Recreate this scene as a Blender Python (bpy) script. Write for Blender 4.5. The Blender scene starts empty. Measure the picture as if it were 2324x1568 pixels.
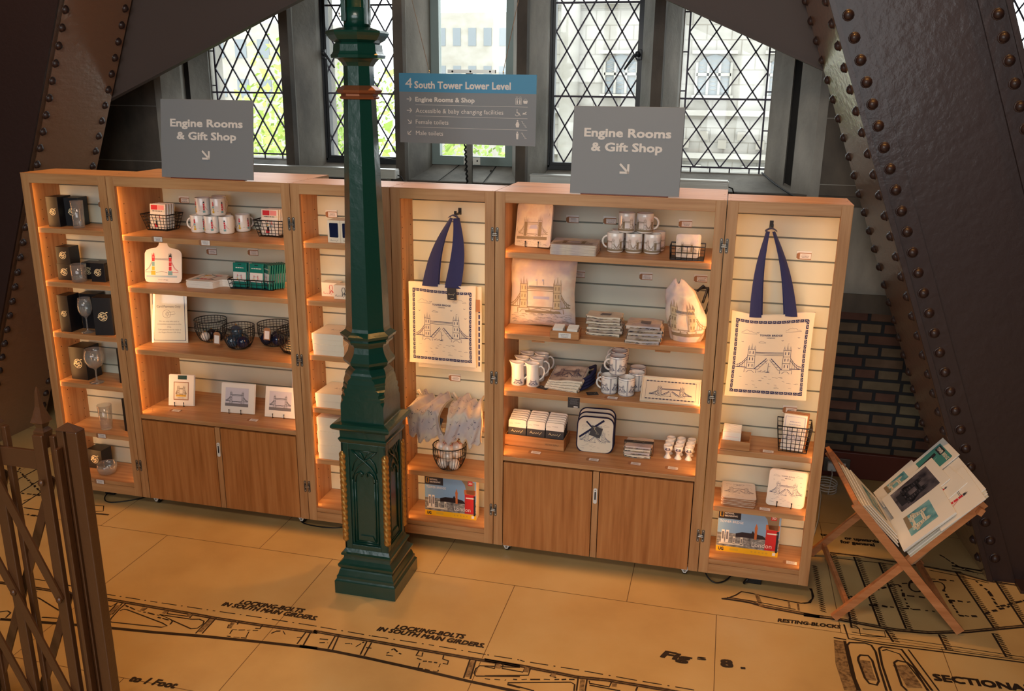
import bpy, bmesh, math, random
from mathutils import Vector, Matrix
random.seed(7)
PI = math.pi
scene = bpy.context.scene
C = scene.collection
def s2l(c): return tuple(((v/255)/12.92 if v/255 <= .04045 else ((v/255+.055)/1.055)**2.4) for v in c)

# ---------------------------------------------------------------- camera
cam_d = bpy.data.cameras.new('camera'); cam = bpy.data.objects.new('camera', cam_d); C.objects.link(cam)
F_PX, CP = 1974.5, Vector((1.5004, -3.7666, 2.2334))
yaw, pit, rol = -.2386, .2861, .0119
fw = Vector((math.sin(yaw)*math.cos(pit), math.cos(yaw)*math.cos(pit), -math.sin(pit)))
r0 = Vector((math.cos(yaw), -math.sin(yaw), 0)); u0 = r0.cross(fw)
rt = r0*math.cos(rol)+u0*math.sin(rol); up = -r0*math.sin(rol)+u0*math.cos(rol)
cam.matrix_world = Matrix(((rt.x, up.x, -fw.x, CP.x), (rt.y, up.y, -fw.y, CP.y), (rt.z, up.z, -fw.z, CP.z), (0, 0, 0, 1)))
cam_d.sensor_width = 36; cam_d.lens = 36*F_PX/2324; cam_d.clip_start = .05; cam_d.clip_end = 300
scene.camera = cam

# ---------------------------------------------------------------- world, exposure, lamps
W = bpy.data.worlds.new('world'); scene.world = W; W.use_nodes = True
bg = W.node_tree.nodes['Background']; bg.inputs[0].default_value = (.93, .97, 1, 1); bg.inputs[1].default_value = 4.8
scene.view_settings.view_transform = 'Standard'; scene.view_settings.look = 'None'
scene.view_settings.exposure = 0.02; scene.view_settings.gamma = 1
scene.cycles.use_denoising = True
scene.cycles.max_bounces = 8; scene.cycles.diffuse_bounces = 4; scene.cycles.transparent_max_bounces = 16
scene.cycles.sample_clamp_indirect = 6
def area(name, loc, to, sx, sy, power, col, spread=PI):
    l = bpy.data.lights.new(name, 'AREA'); l.shape = 'RECTANGLE'; l.size = sx; l.size_y = sy; l.energy = power; l.color = col; l.spread = spread
    o = bpy.data.objects.new(name, l); C.objects.link(o); o.location = loc
    o.rotation_euler = (Vector(to)-Vector(loc)).to_track_quat('-Z', 'Y').to_euler(); return o
WARM = (1, .63, .3); AMBER = (1, .49, .16)
def spot(name, loc, to, power, col, ang, blend=.6, size=.06):
    l = bpy.data.lights.new(name, 'SPOT'); l.energy = power; l.color = col; l.spot_size = ang; l.spot_blend = blend; l.shadow_soft_size = size
    o = bpy.data.objects.new(name, l); C.objects.link(o); o.location = loc
    o.rotation_euler = (Vector(to)-Vector(loc)).to_track_quat('-Z', 'Y').to_euler(); return o
for sx, sy, sp in ((-2.2, 0, 50), (-1.2, -.02, 54), (-.15, 0, 44), (.8, -.02, 60), (1.75, 0, 54), (2.7, -.1, 40), (.3, -2.35, 44), (-1.3, -2.35, 36), (1.9, -2.3, 36)):
    spot('ceiling_spotlight', (sx, sy+.1, 4.5), (sx, sy, 0), sp*2.1, (1, .47, .12), .86, .55, .05)
def portal(name, loc, to, sx, sy):
    o = area(name, loc, to, sx, sy, 1, (1, 1, 1)); o.data.cycles.is_portal = True; return o
portal('daylight_portal', (-.1, 2.0, 2.9), (-.1, 0, 2.9), 4.0, 2.2); portal('daylight_portal', (.5, -6.95, 2.9), (.5, 0, 2.9), 5.8, 2.6)
area('room_fill_light', (.6, -3.6, 3.95), (.4, -1.0, .6), 1.6, .8, 45, (1, .86, .7))  # added soft fill above the camera; no fitting is seen there

# ---------------------------------------------------------------- materials
MATS = {}
def mat(name, col, rough=.6, metal=0, **k):
    if name in MATS: return MATS[name]
    m = bpy.data.materials.new(name); m.use_nodes = True; n = m.node_tree.nodes; l = m.node_tree.links
    b = n['Principled BSDF']; c = s2l(col)
    b.inputs['Roughness'].default_value = rough; b.inputs['Metallic'].default_value = metal
    b.inputs['Base Color'].default_value = (*c, 1)
    if k.get('coat'): b.inputs['Coat Weight'].default_value = k['coat']; b.inputs['Coat Roughness'].default_value = k.get('crough', .15)
    if k.get('trans'): b.inputs['Transmission Weight'].default_value = k['trans']; b.inputs['IOR'].default_value = k.get('ior', 1.45)
    if k.get('alpha'): b.inputs['Alpha'].default_value = k['alpha']
    if k.get('sheen'): b.inputs['Sheen Weight'].default_value = k['sheen']
    tex = None
    def coord(scale, kind='Object'):
        tc = n.new('ShaderNodeTexCoord'); mp = n.new('ShaderNodeMapping'); mp.inputs['Scale'].default_value = scale
        l.new(tc.outputs[kind], mp.inputs['Vector']); return mp.outputs[0]
    def noise(vec, sc, det=4, ro=.55):
        t = n.new('ShaderNodeTexNoise'); t.inputs['Scale'].default_value = sc; t.inputs['Detail'].default_value = det; t.inputs['Roughness'].default_value = ro
        l.new(vec, t.inputs['Vector']); return t.outputs['Fac']
    def ramp(fac, stops):
        r = n.new('ShaderNodeValToRGB'); e = r.color_ramp.elements
        while len(e) < len(stops): e.new(.5)
        for i, (p, cc) in enumerate(stops): e[i].position = p; e[i].color = (*s2l(cc), 1)
        l.new(fac, r.inputs[0]); return r.outputs[0]
    if k.get('tex'):
        sc, det, stops = k['tex']; f = noise(coord(sc), 1, det); l.new(ramp(f, stops), b.inputs['Base Color'])
    if k.get('bump'):
        sc, st = k['bump']; bp = n.new('ShaderNodeBump'); bp.inputs['Strength'].default_value = st; bp.inputs['Distance'].default_value = .01
        l.new(noise(coord((sc if isinstance(sc, tuple) else (sc,)*3)), 1, 5), bp.inputs['Height']); l.new(bp.outputs[0], b.inputs['Normal'])
        if k.get('coat'): l.new(bp.outputs[0], b.inputs['Coat Normal'])
    if k.get('emit'): b.inputs['Emission Color'].default_value = (*c, 1); b.inputs['Emission Strength'].default_value = k['emit']
    MATS[name] = m; return m
def wood(name, axis, a, b_, c_, rough=.45):
    s = [42, 42, 42]; s[axis] = 2.2
    return mat(name, a, rough, tex=(tuple(s), 6, [(.28, b_), (.5, a), (.72, c_)]), bump=(tuple(v*1.5 for v in s), .08))
OA, OB, OC = (190, 140, 92), (168, 116, 70), (202, 156, 108)
oak_v = wood('oak_upright_grain', 2, OA, OB, OC); oak_h = wood('oak_level_grain', 0, OA, OB, OC)
oak_y = wood('oak_depth_grain', 1, OA, OB, OC)
oak_p = wood('oak_door_veneer', 2, (182, 118, 64), (156, 94, 44), (196, 134, 78), .42)
beech = wood('beech_rack', 0, (196, 128, 80), (176, 108, 62), (208, 142, 94), .4)
crate = wood('pine_box', 0, (176, 122, 74), (150, 96, 52), (196, 146, 96), .6)
m_seam = mat('dark_seam', (30, 20, 14), .9)
m_back = mat('grey_green_paint', (205, 207, 190), .55)
m_groove = mat('groove_shadow_paint', (120, 122, 112), .7)
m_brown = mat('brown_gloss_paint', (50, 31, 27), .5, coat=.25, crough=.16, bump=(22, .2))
m_gate = mat('gate_brown_paint', (84, 52, 28), .4, coat=.4, bump=(40, .2))
m_brown_lit = mat('brown_gloss_lit_plate', (150, 112, 86), .3, coat=1, crough=.1, bump=((14, 14, 34), .3))  # lighter copy of the girder brown; window reflections put into the base colour
m_darkb = mat('brown_matt_plate', (74, 60, 54), .65, bump=(20, .1))
m_green = mat('green_gloss_paint', (12, 58, 47), .3, coat=.6, crough=.15, bump=(26, .12))
m_gold = mat('gilt', (196, 152, 84), .35, .8, bump=(60, .3))
m_copper = mat('copper_paint', (150, 92, 60), .35, .5)
m_blk = mat('black_wire', (16, 15, 18), .45)
m_blkbox = mat('black_card', (20, 20, 25), .42)
m_steel = mat('steel', (190, 185, 175), .3, .9)
m_dsteel = mat('dull_steel', (110, 105, 98), .45, .7)
m_sign = mat('grey_sign_board', (124, 128, 132), .5)
m_signw = mat('sign_lettering', (222, 215, 208), .55)
m_blue = mat('sign_blue', (62, 138, 178), .5)
m_white = mat('white_card', (236, 230, 220), .55)
m_ivory = mat('cream_card', (226, 218, 198), .6)
m_kraft = mat('kraft_tag', (160, 112, 76), .75)
m_tagw = mat('tag_label', (232, 224, 218), .6)
m_ink = mat('ink', (34, 34, 44), .7)
m_grey = mat('grey_ink', (120, 116, 118), .7)
m_navy = mat('navy_cloth', (26, 38, 92), .85, sheen=.3, bump=((300, 300, 20), .1))
m_inkb = mat('navy_ink', (38, 44, 92), .8)
m_canvas = mat('cream_canvas', (222, 214, 196), .9, bump=(400, .1))
m_ceram = mat('white_glaze', (240, 236, 230), .14, coat=.5, crough=.05)
m_red = mat('red_print', (206, 40, 52), .6)
m_pink = mat('pink_print', (236, 150, 150), .6)
m_yel = mat('yellow_print', (222, 176, 50), .6)
m_aqua = mat('aqua_print', (120, 168, 170), .6)
m_pale = mat('pale_blue_print', (170, 196, 205), .6)
m_brnk = mat('sepia_ink', (84, 72, 60), .7)
m_sep = mat('sepia_wash', (140, 122, 96), .7)
m_lilac = mat('lilac_wash', (172, 168, 190), .7)
WCS = [(.3, (204, 176, 160)), (.45, (216, 202, 184)), (.58, (196, 182, 182)), (.72, (176, 174, 182))]
m_wc = mat('watercolour_print', (225, 212, 200), .45, tex=((9, 9, 9), 3, WCS))
m_wcf = mat('watercolour_cloth', (225, 212, 200), .9, tex=((8, 8, 8), 3, WCS), bump=(300, .1))
m_wcc = mat('watercolour_glaze', (225, 212, 200), .15, coat=.5, tex=((22, 22, 22), 3, [(.3, (236, 214, 204)), (.5, (242, 236, 230)), (.7, (220, 216, 228))]))
m_teal = mat('teal_card', (18, 118, 106), .35, coat=.6)
m_cello = mat('cellophane_card', (230, 228, 224), .2, coat=1, crough=.05)
m_felt = mat('navy_piping', (22, 22, 60), .85)
m_dkcard = mat('charcoal_card', (52, 48, 50), .6)
m_cream = mat('cream_ink', (240, 224, 180), .5)
m_bauble = mat('pearl_bauble', (232, 222, 212), .18, coat=.8)
m_navyb = mat('navy_bauble', (24, 34, 66), .12, coat=1)
m_skyp = mat('photo_sky', (130, 168, 206), .35, coat=.5)
m_photo = mat('photo_river', (110, 112, 118), .35, coat=.5, tex=((40, 40, 90), 5, [(.3, (60, 62, 70)), (.5, (130, 128, 124)), (.7, (190, 188, 184))]))
m_pred = mat('phone_box_red', (200, 26, 30), .35, coat=.5)
m_pyel = mat('box_yellow', (246, 186, 20), .35, coat=.5)
m_orng = mat('clock_tower_orange', (196, 110, 60), .4)
m_rubber = mat('black_cable', (14, 14, 16), .5)
m_plast = mat('white_plastic', (228, 228, 224), .35)
m_alu = mat('grey_green_frame', (116, 130, 126), .4, .3, bump=(30, .05))
m_iron = mat('black_iron', (34, 36, 40), .45)
m_lead = mat('lead_came', (62, 56, 72), .6)
m_duct = mat('brushed_aluminium', (196, 192, 186), .35, .7)
m_seapic = mat('print_sea', (96, 156, 168), .4, tex=((14, 14, 14), 5, [(.3, (40, 110, 130)), (.55, (120, 176, 184)), (.75, (170, 200, 200))]))
m_dkpic = mat('print_dark', (70, 66, 74), .4, tex=((10, 10, 10), 5, [(.35, (34, 32, 44)), (.6, (110, 104, 112)), (.75, (170, 170, 180))]))
m_tealpic = mat('print_teal', (70, 140, 136), .4)
m_floor = mat('printed_vinyl_floor', (198, 168, 116), .36, coat=.2, crough=.22, tex=((1.6, 1.6, 1.6), 6, [(.3, (182, 148, 96)), (.5, (198, 165, 110)), (.7, (206, 178, 126))]), bump=(60, .03))
m_fink = mat('floor_ink', (40, 30, 24), .4)
m_fwash = mat('floor_ink_wash', (120, 96, 66), .4, tex=((60, 60, 60), 3, [(.35, (90, 68, 46)), (.6, (150, 122, 84))]))
m_ftile = mat('floor_joint', (110, 82, 50), .5)
m_stone = mat('grey_stone', (150, 146, 138), .85, tex=((3, 3, 1.4), 8, [(.3, (112, 110, 106)), (.5, (148, 144, 136)), (.7, (182, 176, 166))]), bump=(24, .35))
m_stonedk = mat('sooty_stone', (92, 84, 76), .85, tex=((3, 3, 1.6), 8, [(.3, (58, 54, 50)), (.5, (88, 80, 72)), (.72, (116, 104, 92))]), bump=(24, .35))
m_slate = mat('dark_groove_stone', (44, 42, 40), .8)
m_redwood = mat('red_brown_skirting', (96, 42, 28), .5)
m_wall = mat('brown_plaster', (84, 70, 60), .9)

def leafy(name, a, b_): return mat(name, a, .7, tex=((2, 2, 2), 3, [(.35, a), (.65, b_)]))
def brick_mat():
    m = bpy.data.materials.new('old_brickwork'); m.use_nodes = True; n = m.node_tree.nodes; l = m.node_tree.links; b = n['Principled BSDF']
    tc = n.new('ShaderNodeTexCoord'); sx = n.new('ShaderNodeSeparateXYZ'); cb = n.new('ShaderNodeCombineXYZ')
    l.new(tc.outputs['Object'], sx.inputs[0]); l.new(sx.outputs[0], cb.inputs[0]); l.new(sx.outputs[2], cb.inputs[1])
    t = n.new('ShaderNodeTexBrick'); t.inputs['Scale'].default_value = 1; t.inputs['Brick Width'].default_value = .128; t.inputs['Row Height'].default_value = .069
    t.inputs['Mortar Size'].default_value = .011; t.inputs['Mortar Smooth'].default_value = .3; t.offset = .5; t.squash = 1.75; t.squash_frequency = 2
    t.inputs['Color1'].default_value = (*s2l((128, 84, 70)), 1); t.inputs['Color2'].default_value = (*s2l((146, 134, 104)), 1); t.inputs['Mortar'].default_value = (*s2l((52, 54, 58)), 1)
    l.new(cb.outputs[0], t.inputs['Vector'])
    ns = n.new('ShaderNodeTexNoise'); ns.inputs['Scale'].default_value = 12; ns.inputs['Detail'].default_value = 6; l.new(tc.outputs['Object'], ns.inputs['Vector'])
    mx = n.new('ShaderNodeMixRGB'); mx.blend_type = 'MULTIPLY'; mx.inputs[0].default_value = .7; l.new(t.outputs['Color'], mx.inputs[1]); l.new(ns.outputs['Fac'], mx.inputs[2])
    l.new(mx.outputs[0], b.inputs['Base Color']); b.inputs['Roughness'].default_value = .85
    bp = n.new('ShaderNodeBump'); bp.inputs['Strength'].default_value = .6; bp.inputs['Distance'].default_value = .01; bp.invert = True
    l.new(t.outputs['Fac'], bp.inputs['Height']); l.new(bp.outputs[0], b.inputs['Normal']); return m
m_brick = brick_mat()
def pane_mat(nm='window_glass', ior=1.3, tint=(.96, .98, .97, 1), haze=0):
    m = bpy.data.materials.new(nm); m.use_nodes = True; n = m.node_tree.nodes; l = m.node_tree.links; n.remove(n['Principled BSDF'])
    t = n.new('ShaderNodeBsdfTransparent'); t.inputs[0].default_value = tint; g = n.new('ShaderNodeBsdfGlossy'); g.inputs['Roughness'].default_value = .03
    x = n.new('ShaderNodeMixShader'); lw = n.new('ShaderNodeLayerWeight'); lw.inputs[0].default_value = .5; pw = n.new('ShaderNodeMath'); pw.operation = 'POWER'; pw.inputs[1].default_value = 3.2; l.new(lw.outputs['Facing'], pw.inputs[0]); f = n.new('ShaderNodeMath'); f.operation = 'MULTIPLY_ADD'; f.inputs[1].default_value = .75; f.inputs[2].default_value = (ior-1)*.1; l.new(pw.outputs[0], f.inputs[0])
    l.new(f.outputs[0], x.inputs[0]); l.new(t.outputs[0], x.inputs[1]); l.new(g.outputs[0], x.inputs[2]); 
    d = n.new('ShaderNodeBsdfDiffuse'); y = n.new('ShaderNodeMixShader'); y.inputs[0].default_value = haze; l.new(x.outputs[0], y.inputs[1]); l.new(d.outputs[0], y.inputs[2])
    l.new((y if haze else x).outputs[0], n['Material Output'].inputs[0]); return m
m_pane = pane_mat(); m_glass = pane_mat('clear_glass', 1.9, (.95, .97, .97, 1), .09)

# ---------------------------------------------------------------- mesh builder
class MB:
    def __init__(s): s.v = []; s.f = []; s.m = []; s.s = []; s.mats = []; s.M = Matrix()
    def mi(s, m):
        if m not in s.mats: s.mats.append(m)
        return s.mats.index(m)
    def add(s, vs, fs, m, smooth=False):
        o = len(s.v); s.v += [tuple(s.M @ Vector(p)) for p in vs]; i = s.mi(m)
        for f in fs: s.f.append([o+k for k in f]); s.m.append(i); s.s.append(smooth)
        return s
    def box(s, x0, x1, y0, y1, z0, z1, m, bev=0):
        if bev:
            bm = bmesh.new(); bmesh.ops.create_cube(bm, size=1)
            for v in bm.verts: v.co = Vector(((x0+x1)/2+v.co.x*(x1-x0), (y0+y1)/2+v.co.y*(y1-y0), (z0+z1)/2+v.co.z*(z1-z0)))
            bmesh.ops.bevel(bm, geom=bm.edges[:], offset=bev, segments=2, affect='EDGES', profile=.5)
            bm.verts.ensure_lookup_table(); s.add([v.co for v in bm.verts], [[v.index for v in f.verts] for f in bm.faces], m); bm.free(); return s
        v = [(x, y, z) for z in (z0, z1) for y in (y0, y1) for x in (x0, x1)]
        return s.add(v, [(0, 2, 3, 1), (4, 5, 7, 6), (0, 1, 5, 4), (1, 3, 7, 5), (3, 2, 6, 7), (2, 0, 4, 6)], m)
    def prism(s, pts, a, b, m, ax='y'):   # pts in the other two axes
        g = {'y': lambda p, t: (p[0], t, p[1]), 'z': lambda p, t: (p[0], p[1], t), 'x': lambda p, t: (t, p[0], p[1])}[ax]; n = len(pts)
        return s.add([g(p, a) for p in pts]+[g(p, b) for p in pts], [list(range(n)), list(range(n, 2*n))[::-1]]+[(i, i+n, (i+1) % n+n, (i+1) % n) for i in range(n)], m)
    def lathe(s, prof, m, n=20, c=(0, 0, 0), ph=0, smooth=True, cap=True, sx=1, sy=1):
        k = 1/math.cos(PI/n) if n <= 8 else 1; vs = []; fs = []
        for r, z in prof: vs += [(c[0]+r*k*sx*math.cos(2*PI*i/n+ph), c[1]+r*k*sy*math.sin(2*PI*i/n+ph), c[2]+z) for i in range(n)]
        for j in range(len(prof)-1):
            for i in range(n): a = j*n+i; b = j*n+(i+1) % n; fs.append((a, b, b+n, a+n))
        if cap:
            if prof[0][0] > 1e-5: fs.append(list(range(n))[::-1])
            if prof[-1][0] > 1e-5: fs.append([len(vs)-n+i for i in range(n)])
        return s.add(vs, fs, m, smooth)
    def tube(s, pts, r, m, n=6, closed=False, smooth=True):
        pts = [Vector(p) for p in pts]; N = len(pts); vs = []; fs = []; prev = None
        for i, p in enumerate(pts):
            if closed: t = pts[(i+1) % N]-pts[i-1]
            else: t = pts[min(i+1, N-1)]-pts[max(i-1, 0)]
            t.normalize()
            if prev is None: a = t.orthogonal().normalized()
            else:
                a = prev-t*prev.dot(t)
                a = a.normalized() if a.length > 1e-6 else t.orthogonal().normalized()
            prev = a; b = t.cross(a); rr = r[i] if isinstance(r, (list, tuple)) else r
            vs += [p+(a*math.cos(2*PI*k/n)+b*math.sin(2*PI*k/n))*rr for k in range(n)]
        for i in range(N if closed else N-1):
            for k in range(n): fs.append((i*n+k, i*n+(k+1) % n, ((i+1) % N)*n+(k+1) % n, ((i+1) % N)*n+k))
        if not closed: fs += [list(range(n))[::-1], [(N-1)*n+k for k in range(n)]]
        return s.add(vs, fs, m, smooth)
    def bar(s, a, b, w, d, m, nrm=(0, 1, 0)):   # rectangular bar from a to b, d along nrm
        a = Vector(a); b = Vector(b); t = (b-a).normalized(); n = Vector(nrm); n = (n-t*n.dot(t)).normalized(); q = t.cross(n)
        vs = [p+q*(i*w/2)+n*(j*d/2) for p in (a, b) for i, j in ((-1, -1), (1, -1), (1, 1), (-1, 1))]
        return s.add(vs, [(0, 3, 2, 1), (4, 5, 6, 7)]+[(i, (i+1) % 4, (i+1) % 4+4, i+4) for i in range(4)], m)
    def grid(s, nu, nv, fn, m, smooth=True, closed=False):
        vs = [fn(i/nu, j/nv) for j in range(nv+1) for i in range(nu+1)]
        return s.add(vs, [(j*(nu+1)+i, j*(nu+1)+i+1, (j+1)*(nu+1)+i+1, (j+1)*(nu+1)+i) for j in range(nv) for i in range(nu)], m, smooth)
    def rib(s, pts, w, m, mp, closed=False, seg=0):
        P = [Vector((*p, 0)) for p in pts]
        if closed: P = P+[P[0]]
        if seg:
            Q = [P[0]]
            for a, b in zip(P, P[1:]):
                k = max(1, int((b-a).length/seg)); Q += [a+(b-a)*(i/k) for i in range(1, k+1)]
            P = Q
        vs = []
        for i, p in enumerate(P):
            t = P[min(i+1, len(P)-1)]-P[max(i-1, 0)]
            if closed and i in (0, len(P)-1): t = P[1]-P[-2]
            if t.length < 1e-9: t = Vector((1, 0, 0))
            t.normalize(); o = Vector((-t.y, t.x, 0))*w/2; vs += [mp(*(p+o)[:2]), mp(*(p-o)[:2])]
        return s.add(vs, [(2*i, 2*i+1, 2*i+3, 2*i+2) for i in range(len(P)-1)], m)
    def poly(s, pts, m, mp): return s.add([mp(*p) for p in pts], [list(range(len(pts)))], m)
    def rect(s, x0, y0, x1, y1, m, mp, n=1, k=1):
        return s.add([mp(x0+(x1-x0)*i/n, y0+(y1-y0)*j/k) for j in range(k+1) for i in range(n+1)], [(j*(n+1)+i, j*(n+1)+i+1, (j+1)*(n+1)+i+1, (j+1)*(n+1)+i) for j in range(k) for i in range(n)], m)
    def ball(s, c, r, m, n=12, sq=(1, 1, 1)):
        k = n//2; prof = [(r*math.sin(PI*i/k), -r*math.cos(PI*i/k)) for i in range(k+1)]; vs = []
        for a, z in prof: vs += [(c[0]+a*sq[0]*math.cos(2*PI*i/n), c[1]+a*sq[1]*math.sin(2*PI*i/n), c[2]+z*sq[2]) for i in range(n)]
        return s.add(vs, [(j*n+i, j*n+(i+1) % n, (j+1)*n+(i+1) % n, (j+1)*n+i) for j in range(k) for i in range(n)], m, True)
    def mesh(s, name):
        me = bpy.data.meshes.new(name); me.from_pydata([tuple(v) for v in s.v], [], s.f)
        for m in s.mats: me.materials.append(m)
        me.polygons.foreach_set('material_index', s.m); me.polygons.foreach_set('use_smooth', s.s); me.update(); return me
    def obj(s, name, parent=None, loc=None, rz=0):
        o = bpy.data.objects.new(name, s.mesh(name)); C.objects.link(o); o.parent = parent
        if loc: o.location = loc
        o.rotation_euler.z = rz; return o
def tag(o, label, cat, group=None):
    o['label'] = label; o['category'] = cat
    if group: o['group'] = group
    return o
def struct(o): o['kind'] = 'structure'; return o
def thing(name, label, cat, loc=(0, 0, 0), rz=0, group=None):
    o = bpy.data.objects.new(name, None); o.empty_display_size = .05; C.objects.link(o); o.location = loc; o.rotation_euler.z = rz
    return tag(o, label, cat, group)
def kids(o): return [c for c in KID.get(o, [])]
def dup(root, loc, rz=None, label=None, group=None, rot=None):
    r = root.copy(); C.objects.link(r); r.location = loc
    if rz is not None: r.rotation_euler = (0, 0, rz)
    if rot: r.rotation_euler = rot
    if label: r['label'] = label
    if group: r['group'] = group
    for ch in [o for o in C.objects if o.parent == root]:
        c = ch.copy(); C.objects.link(c); c.parent = r
        for g in [o for o in C.objects if o.parent == ch]: d = g.copy(); C.objects.link(d); d.parent = c
    return r
TXT = {}
def glyphs(st, bold, sh):
    k = (st, bold, sh)
    if k not in TXT:
        c = bpy.data.curves.new('t', 'FONT'); c.body = st; c.resolution_u = 2; c.offset = bold; c.shear = sh; c.fill_mode = 'BOTH'; c.dimensions = '2D'
        o = bpy.data.objects.new('t', c); C.objects.link(o); dg = bpy.context.evaluated_depsgraph_get(); me = bpy.data.meshes.new_from_object(o.evaluated_get(dg))
        TXT[k] = ([(v.co.x, v.co.y) for v in me.vertices], [list(p.vertices) for p in me.polygons]); bpy.data.objects.remove(o); bpy.data.meshes.remove(me); bpy.data.curves.remove(c)
    return TXT[k]
def text(mb, st, x, y, h, m, mp, width=None, al='l', bold=.0, sh=0):   # h = cap height
    vs, fs = glyphs(st, 0, sh); x0 = min(v[0] for v in vs); x1 = max(v[0] for v in vs); k = h/.69; kx = k if width is None else width/(x1-x0); w = (x1-x0)*kx
    ox = x-{'l': 0, 'c': w/2, 'r': w}[al]
    p0 = mp(x, y); nv = (mp(x+1e-3, y)-p0).cross(mp(x, y+1e-3)-p0).normalized()
    for i, (dx, dy) in enumerate(((0, 0),) if bold < .012 else ((-bold, -bold), (bold, -bold), (-bold, bold), (bold, bold), (0, 0))): mb.add([mp(ox+(a-x0+dx)*kx, y+(b+dy)*k)+nv*(i*.00012) for a, b in vs], fs, m)
def flat(o, u, v, off=.0006):
    o = Vector(o); u = Vector(u).normalized(); v = Vector(v).normalized(); n = u.cross(v).normalized()*off
    return lambda a, b: o+u*a+v*b+n
def cyl(r, z0, a0, off=.0005, taper=0):     # a = arc length, seen from -y
    return lambda a, b: Vector(((r+taper*b+off)*math.sin(a0+a/r), -(r+taper*b+off)*math.cos(a0+a/r), z0+b))
def rrect(x0, y0, x1, y1, r, n=4):
    P = []
    for cx, cy, a in ((x1-r, y1-r, 0), (x0+r, y1-r, 90), (x0+r, y0+r, 180), (x1-r, y0+r, 270)):
        P += [(cx+r*math.cos(math.radians(a+90*i/n)), cy+r*math.sin(math.radians(a+90*i/n))) for i in range(n+1)]
    return P
def lines(mb, x, y, w, n, h, m, mp, gap=None):   # rows of print too small to read
    gap = gap or h*1.8
    for i in range(n):
        k = w*random.uniform(.6, 1); x0 = x+(w-k)/2; t = 0
        while t < k:
            q = min(random.uniform(.6, 2.2)*h*1.6, k-t); mb.rect(x0+t, y-i*gap, x0+t+q, y-i*gap+h, m, mp); t += q+h*.5
def mul(pts, W_, H_, x=0, y=0): return [(x+a*W_, y+b*H_) for a, b in pts]
def tower(mb, x, y, w, h, ink, mp, lw, detail=2):
    mb.rib([(x-w/2, y), (x-w/2*.9, y+h*.75), (x+w/2*.9, y+h*.75), (x+w/2, y)], lw, ink, mp)
    for k in (.25, .5, .75): mb.rib([(x-w/2, y+h*k), (x+w/2, y+h*k)], lw, ink, mp)
    for q in (-.38, 0, .38): mb.rib([(x+q*w-w*.09, y+h*.75), (x+q*w, y+h*(1 if q == 0 else .92)), (x+q*w+w*.09, y+h*.75)], lw, ink, mp)
    if detail:
        for k in (.08, .33, .58):
            for q in (-.2, .2): mb.rib([(x+q*w, y+h*k), (x+q*w, y+h*(k+.11))], lw*1.8, ink, mp)
def bridge(mb, x, y, W_, H_, mp, ink, lw, up_=True, extra=True, tw=.13, seg=0, towers=(.24, .76)):
    L = lambda p, k=1, m=None: mb.rib(mul(p, W_, H_, x, y), lw*k, m or ink, mp, seg=seg)
    a, b = towers
    for t in towers: tower(mb, x+t*W_, y+.13*H_, tw*W_, .87*H_, ink, mp, lw)
    for h in (.66, .70): L([(a+tw/2, h), (b-tw/2, h)], 1.6 if h > .68 else 1)
    L([(a+tw/2, .61), (b-tw/2, .61)])
    for sgn, e, t in ((-1, 0, a-tw/2), (1, 1, b+tw/2)):
        for dz in (0, .07):
            L([(t, .52-dz), (t+(e-t)*.35, .36-dz), (t+(e-t)*.7, .26-dz), (e, .24-dz)], 1.4)
        L([(t, .17), (e, .17)], 1.8)
        for i in range(1, 5): q = t+(e-t)*i/5; L([(q, .17), (q, .52-.27*(i/5)**.6)], .7)
    for t in towers: L([(t-tw*.75, 0), (t-tw*.75, .13), (t+tw*.75, .13), (t+tw*.75, 0)], 1.2); L([(t-tw*.5, 0), (t-tw*.2, .07), (t+tw*.2, .07), (t+tw*.5, 0)])
    if up_:
        for t, e in ((a+tw*.55, a+tw*.55+.17), (b-tw*.55, b-tw*.55-.17)):
            L([(t, .14), (e, .5)], 2); L([(t+(e-t)*.25, .1), (e+(e-t)*.12, .46)], 1); 
            for i in range(4): q = i/4; L([(t+(e-t)*q, .14+.36*q), (t+(e-t)*(q+.25), .12+.36*q)], .8)
    else:
        L([(a+tw*.5, .16), (b-tw*.5, .16)], 2); L([(a+tw*.5, .06), (.5, .13), (b-tw*.5, .06)], 1)
    if extra and up_:
        for i in range(9): q = a+tw+.02*i+.0; L([(q, .02), (q, .02+.04*(i % 3+1)/2), (q+.02, .02+.04*(i % 3+1)/2)], .8)
        L([(.5, .02), (.5, .34)], 1); L([(.47, .03), (.53, .03)], 1)
def bird(mb, x, y, s_, ink, mp): mb.rib([(x-s_, y+s_*.3), (x-s_*.3, y+s_*.1), (x, y-s_*.3), (x+s_*.4, y), (x+s_, y+s_*.4)], s_*.3, ink, mp)
def cloud(mb, x, y, s_, ink, mp, lw):
    P = [(-1, 0), (-.95, .25), (-.7, .35), (-.5, .6), (-.2, .65), (0, .45), (.3, .5), (.5, .25), (.9, .2), (1, 0)]; mb.rib([(x+a*s_, y+b*s_*.8) for a, b in P], lw, ink, mp, closed=True)
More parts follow.
